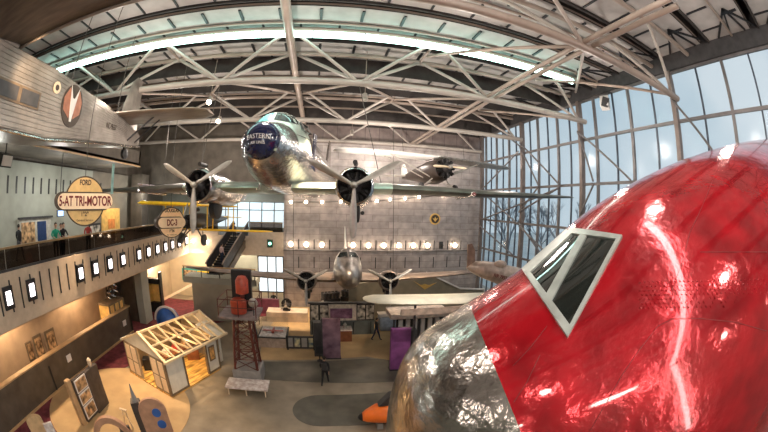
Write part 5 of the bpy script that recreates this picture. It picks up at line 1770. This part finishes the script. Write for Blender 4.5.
kc = thing('curved_board', 'low curved tan board at the bottom edge left of the arched kiosk', 'kiosk', (-8.6, 8.3, 0))
b = MB()
pts = [V3((-8.7 + .95 * cos(a), 8.3 + .5 * cos(a), .05 + 1.55 * sin(a))) for a in [pi * k / 16 for k in range(17)]]
inner = [V3((-8.7 + .70 * cos(a), 8.3 + .37 * cos(a), .05 + 1.25 * sin(a))) for a in [pi * k / 16 for k in range(16, -1, -1)]]
b.prism(pts + inner, (-.09, .18, 0))
b.build('arch_band', M_ROSE, kc, world=True)
MB().box((-8.2, 8.75, .55), (.5, .12, 1.1), Matrix.Rotation(radians(20), 3, 'Z')).build('dark_panel', M_DKPAN, kc, world=True)
kd = thing('rounded_sign_board', 'rounded tan sign board with pale side panel at the bottom left corner', 'sign board', (-10.9, 5.7, 0))
pts = [(-.42, 0), (.42, 0), (.42, 2.05)] + [(.42 * cos(a), 2.05 + .25 * sin(a)) for a in [pi * k / 10 for k in range(1, 10)]] + [(-.42, 2.05)]
R_ = Matrix.Rotation(radians(60), 3, 'Z')
MB().prism([V3((-10.95, 5.7, 0)) + R_ @ V3((x, 0, z)) for x, z in pts], R_ @ V3((0, .16, 0))).build('board', M_TAN, kd, world=True)
MB().box(V3((-10.6, 6.15, .95)), (.45, .10, 1.9), R_).build('side_panel', M_PINKB, kd, world=True)
fp = thing('folding_prop', 'thin folded cream stand between the picture kiosk and the arched kiosk', 'stand', (-8.9, 9.9, 0))
for x in (-.22, .22):
    MB().bar((-8.9 + x, 9.9, 0), (-8.9 + x * .3, 9.95, 1.0), .05, .05).build('leg', M_CREAM, fp, world=True)
MB().bx(-9.1, -8.7, 9.88, 9.98, .95, 1.0).build('cross_bar', M_CREAM, fp, world=True)

# ================================================================ ROOF FITTINGS, OUTDOORS
for i, (px, py, on) in enumerate(((210, 101, 1), (219, 120, 1), (352, 133, 0), (365, 98, 0))):
    p = at(px, py, 'z', 14.9)
    t = thing('roof_spotlight', ['glowing roof spotlight, upper of the two above the left engine', 'glowing roof spotlight, lower of the two above the left engine',
                                 'unlit white roof spotlight against the top of the silver wall', 'unlit white roof spotlight on the second truss right of the thick pipe'][i], 'spotlight', p)
    MB().tube(p + V3((0, .1, .2)), p + V3((0, -.12, -.08)), .14, 12).build('housing', M_STEEL, t, True, world=True)
    MB().tube(p + V3((0, .05, .2)), p + V3((0, .05, ZR - p.z)), .02, 6).build('stem', M_STEEL2, t, world=True)
    MB().ball(p + V3((0, -.16, -.12)), .13, 12, 8).build('lens', M_BULB if on else M_DULL, t, True, world=True)
p = at(605, 103, 'x', 14.9)
t = thing('loudspeaker', 'white bracketed loudspeaker with dark front at the top of the window wall', 'loudspeaker', p)
MB().box(p, (.55, .55, .7), Euler((0, .3, .5))).build('cabinet', M_WHITE, t, world=True, bevel=.03)
MB().box(p + V3((-.24, -.22, -.04)), (.42, .12, .56), Euler((0, .3, -.7))).build('dark_front', M_DARK, t, world=True)
MB().tube(p + V3((.1, 0, .3)), (15.5, p.y, 16.7), .04).build('bracket', M_MULL, t, world=True)
struct(MB().bx(20.1, 120, -60, 120, -.6, -.3).build('exterior_ground', mat('pale_frosty_ground', (.45, .50, .52), .9, 0, .15, .1)))
M_TREE = mat('bluish_bare_bark', (.20, .23, .27), .9, 0, .2, 2)
rt = random.Random(3)


def tree(x, y, h, lab):
    b = MB()

    def grow(p, d, ln, r, n):
        q = p + d * ln
        b.tube(p, q, r, 5, r * .7)
        if n == 0:
            return
        for _ in range(3):
            e = V3((rt.uniform(-1, 1), rt.uniform(-1, 1), rt.uniform(-.2, .9))) * .62
            grow(q, (d + e).normalized(), ln * rt.uniform(.62, .82), r * .62, n - 1)
    t = thing('bare_tree', lab, 'tree', (x, y, -.3))
    grow(V3((x, y, -.3)), V3((0, 0, 1)), h * .3, h * .022, 5)
    b.build('branches', M_TREE, t, world=True)


tree(27, 42, 12, 'bare bluish tree outside the windows, just right of the silver wall end')
tree(29, 36, 11, 'bare bluish tree outside the windows, second from the silver wall end')
tree(29, 31, 11.5, 'bare bluish tree outside the windows, nearest the red airliner cockpit')

for i, (px, py) in enumerate(((193, 241), (206.5, 242))):
    p = at(px, py, 'y', 29.7)
    t = thing('parapet_lamp', 'bright lamp on the far parapet, %s of the two below the left propeller' % ('left' if i == 0 else 'right'), 'lamp', p)
    MB().tube(p + V3((0, .28, 0)), p + V3((0, .08, 0)), .09, 10).build('housing', M_STEEL2, t, world=True)
    MB().ball(p, .16, 12, 8).build('bulb', M_BULB, t, True, world=True)
p = at(5, 160, 'x', -14.6)
t = thing('floodlight', 'black floodlight with pale front hanging under the soffit at the left edge', 'floodlight', p)
MB().box(p, (.5, .8, .55), Euler((0, .3, 0))).build('housing', M_BLACK, t, world=True, bevel=.03)
MB().box(p + V3((.25, 0, -.05)), (.06, .7, .45), Euler((0, .3, 0))).build('pale_front', M_WHITE, t, world=True)
MB().tube(p, (p.x, p.y, 12.15), .04).build('stem', M_BLACK, t, world=True)
for i, (u, v, c, lab) in enumerate(((-1.0, 1.0, M_DKBROWN, 'dark crate nearest the gable inside the open-roofed house'), (-2.2, 4.1, M_BROWNB, 'brown crate at the far end inside the open-roofed house'), (-3.3, 1.2, M_BLACK, 'black chest by the long wall inside the open-roofed house'))):
    q = HB - HU * u + HV * v
    tag(MB().box((q.x, q.y, .45), (.8, .6, .7), Euler((0, 0, .4))).build('crate', c, bevel=.03), lab, 'crate')

hw = thing('hanging_wing_panel', 'pale lilac ribbed wing panel hanging left of the left propeller', 'airplane wing', at(160, 186, 'y', 18.5))
a_, b_ = at(134, 183.5, 'y', 18.5), at(190, 190, 'y', 18.5)
b = MB()
b.loft([foil(a_ + (b_ - a_) * t + V3((0, dy, 0)), c, th, d=V3((0, .97, -.24)), up=V3((0, .24, .97))) for t, dy, c, th in ((0, .5, .3, .1), (.06, .1, 1.0, .11), (.3, 0, 1.4, .12), (1, 0, 1.5, .12))])
b.build('skin', mat('pale_lilac_wing_skin', (.62, .54, .60), .4, .1, .25, 5), hw, True, world=True, ang=50)
for t in (.15, .3, .45, .6, .75, .9):
    p = a_ + (b_ - a_) * t
    MB().bar(p + V3((0, -.02, .03)), p + V3((0, 1.1, -.36)), .05, .03).build('rib', M_MULL, hw, world=True)
MB().tube((a_ + b_) / 2 + V3((0, .5, 0)), ((a_.x + b_.x) / 2, 19, ZR + 1), .015, 6).build('hanger', M_CABLE, hw, world=True)
p = at(112.5, 180, 'y', 10.5)
tag(MB().tube((p.x, 10.5, at(112.5, 194, 'y', 10.5).z), (p.x, 10.5, at(112, 164, 'y', 10.5).z), .06, 10).build('teal_pole', mat('teal_pole_paint', (.16, .30, .30), .4)), 'upright teal pole hanging just right of the round 5-AT TRI-MOTOR sign', 'pole')

# ============================================================ LIGHT & CAMERA
w = bpy.data.worlds.new('world')
SC.world = w
w.use_nodes = True
N, L = w.node_tree.nodes, w.node_tree.links
bg = N['Background']
tc = N.new('ShaderNodeTexCoord')
nz = N.new('ShaderNodeTexNoise')
nz.inputs['Scale'].default_value = 2.2
nz.inputs['Detail'].default_value = 5
L.new(tc.outputs['Generated'], nz.inputs['Vector'])
rp = N.new('ShaderNodeValToRGB')
rp.color_ramp.elements[0].position = 0.35
rp.color_ramp.elements[1].position = 0.62
rp.color_ramp.elements[0].color = (0.56, 0.69, 0.78, 1)
rp.color_ramp.elements[1].color = (0.85, 0.90, 0.94, 1)
L.new(nz.outputs['Fac'], rp.inputs['Fac'])
L.new(rp.outputs['Color'], bg.inputs['Color'])
bg.inputs['Strength'].default_value = 0.62


WARM, NEUT, COOL = (1, .72, .46), (1, .88, .78), (.85, .95, 1)
# bare fill points added through the hall, without fixtures
for x in (-9, -2, 5, 12):
    for y in (-10, -3, 3.5, 10.8, 18.2, 25.5):
        if (x, y) == (-9, 3.5):
            continue
        lamp('hall_fill', 'POINT', (x, y, 13.6), 330 if y > 5 else 170, NEUT, 0.3)
# aimed spots on the exhibits; the single ones below are added brighteners
for loc, tg, e, sp in (((-6.5, 10, 12), (-8.8, 15.5, 0), 2600, 36), ((-12, 14, 11), (-9.5, 11, 0), 3800, 60), ((2, 24, 12), (1, 24, 0), 3000, 66), ((7, 20, 12), (6, 21, 0), 1300, 60),
                       ((-3, 24.5, 9), (-3, 26, 0), 1600, 60), ((-16, 16, 4.5), (-17, 16, 1.5), 450, 150), ((-16, 9, 4.5), (-17, 9, 1.5), 450, 150),
                       ((-8, 4, 13), (-9, 13, 12.5), 700, 80)):
    lamp('aimed_spot', 'SPOT', loc, e, WARM, 0.15, tg, sp)
lamp('wing_fill', 'SPOT', (2, 16, 7), 4500, NEUT, .2, (4.5, 22, 13.3), 50)  # added from below to brighten the monoplane's white wing
lamp('aimed_spot', 'SPOT', (5, 13, 10), 1300, NEUT, .2, (6, 18, 4), 50)  # added to brighten the cream wing
lamp('aimed_spot', 'SPOT', (0, 12, 12.5), 1300, WARM, .2, (-.5, 13, 0), 80)  # added to brighten the open floor
lamp('aimed_spot', 'SPOT', (1.6, 13, 9.4), 1500, WARM, .2, (1.6, 23, 1.8), 34)  # added in mid-air to light the pavilion front
lamp('aimed_spot', 'SPOT', (-3, 5, 12.5), 1100, WARM, .2, (-8, 16, 8.5), 22)  # added to brighten the DC-3 sign
lamp('aimed_spot', 'SPOT', (-3, 2, 12.5), 500, WARM, .2, (-8.2, 9, 9.6), 26)  # added to brighten the tri-motor sign
lamp('house_lamp', 'POINT', (-8.3, 15.9, 1.9), 110, (1, .66, .3), 0.2)
for y in (9, 15, 21, 27):
    lamp('walkway_lamp', 'POINT', (-16.3, y, 10.2), 170, (.95, .97, .9), 0.2)
for x, y in ((-15, 27), (-12, 29.5), (-6, 33), (-9, 34)):
    lamp('underpass_lamp', 'POINT', (x, y, 4.2), 260, (1, .82, .6), 0.2)
lamp('recess_lamp', 'POINT', (-8, 33.5, 10.5), 120, COOL, 0.3)

cam = bpy.data.cameras.new('camera')
co = bpy.data.objects.new('camera', cam)
COL.objects.link(co)
co.location = CAMLOC
co.rotation_euler = (RM @ Matrix.Rotation(pi / 2, 3, 'X')).to_euler()
cam.type = 'PANO'
cam.panorama_type = 'FISHEYE_EQUISOLID'
cam.sensor_fit = 'HORIZONTAL'
cam.sensor_width = 36.0
cam.fisheye_lens = FPX * 36 / 768
cam.fisheye_fov = radians(200)
cam.clip_start = 0.05
cam.clip_end = 300
SC.camera = co

SC.view_settings.view_transform = 'Standard'
SC.view_settings.look = 'None'
SC.view_settings.gamma = 1
SC.view_settings.use_curve_mapping = False
SC.view_settings.exposure = 0.5
SC.cycles.use_denoising = True
SC.cycles.max_bounces = 8
SC.cycles.diffuse_bounces = 4
SC.cycles.glossy_bounces = 4
SC.cycles.transparent_max_bounces = 12
SC.cycles.sample_clamp_indirect = 4.0
SC.cycles.caustics_reflective = False
SC.cycles.caustics_refractive = False
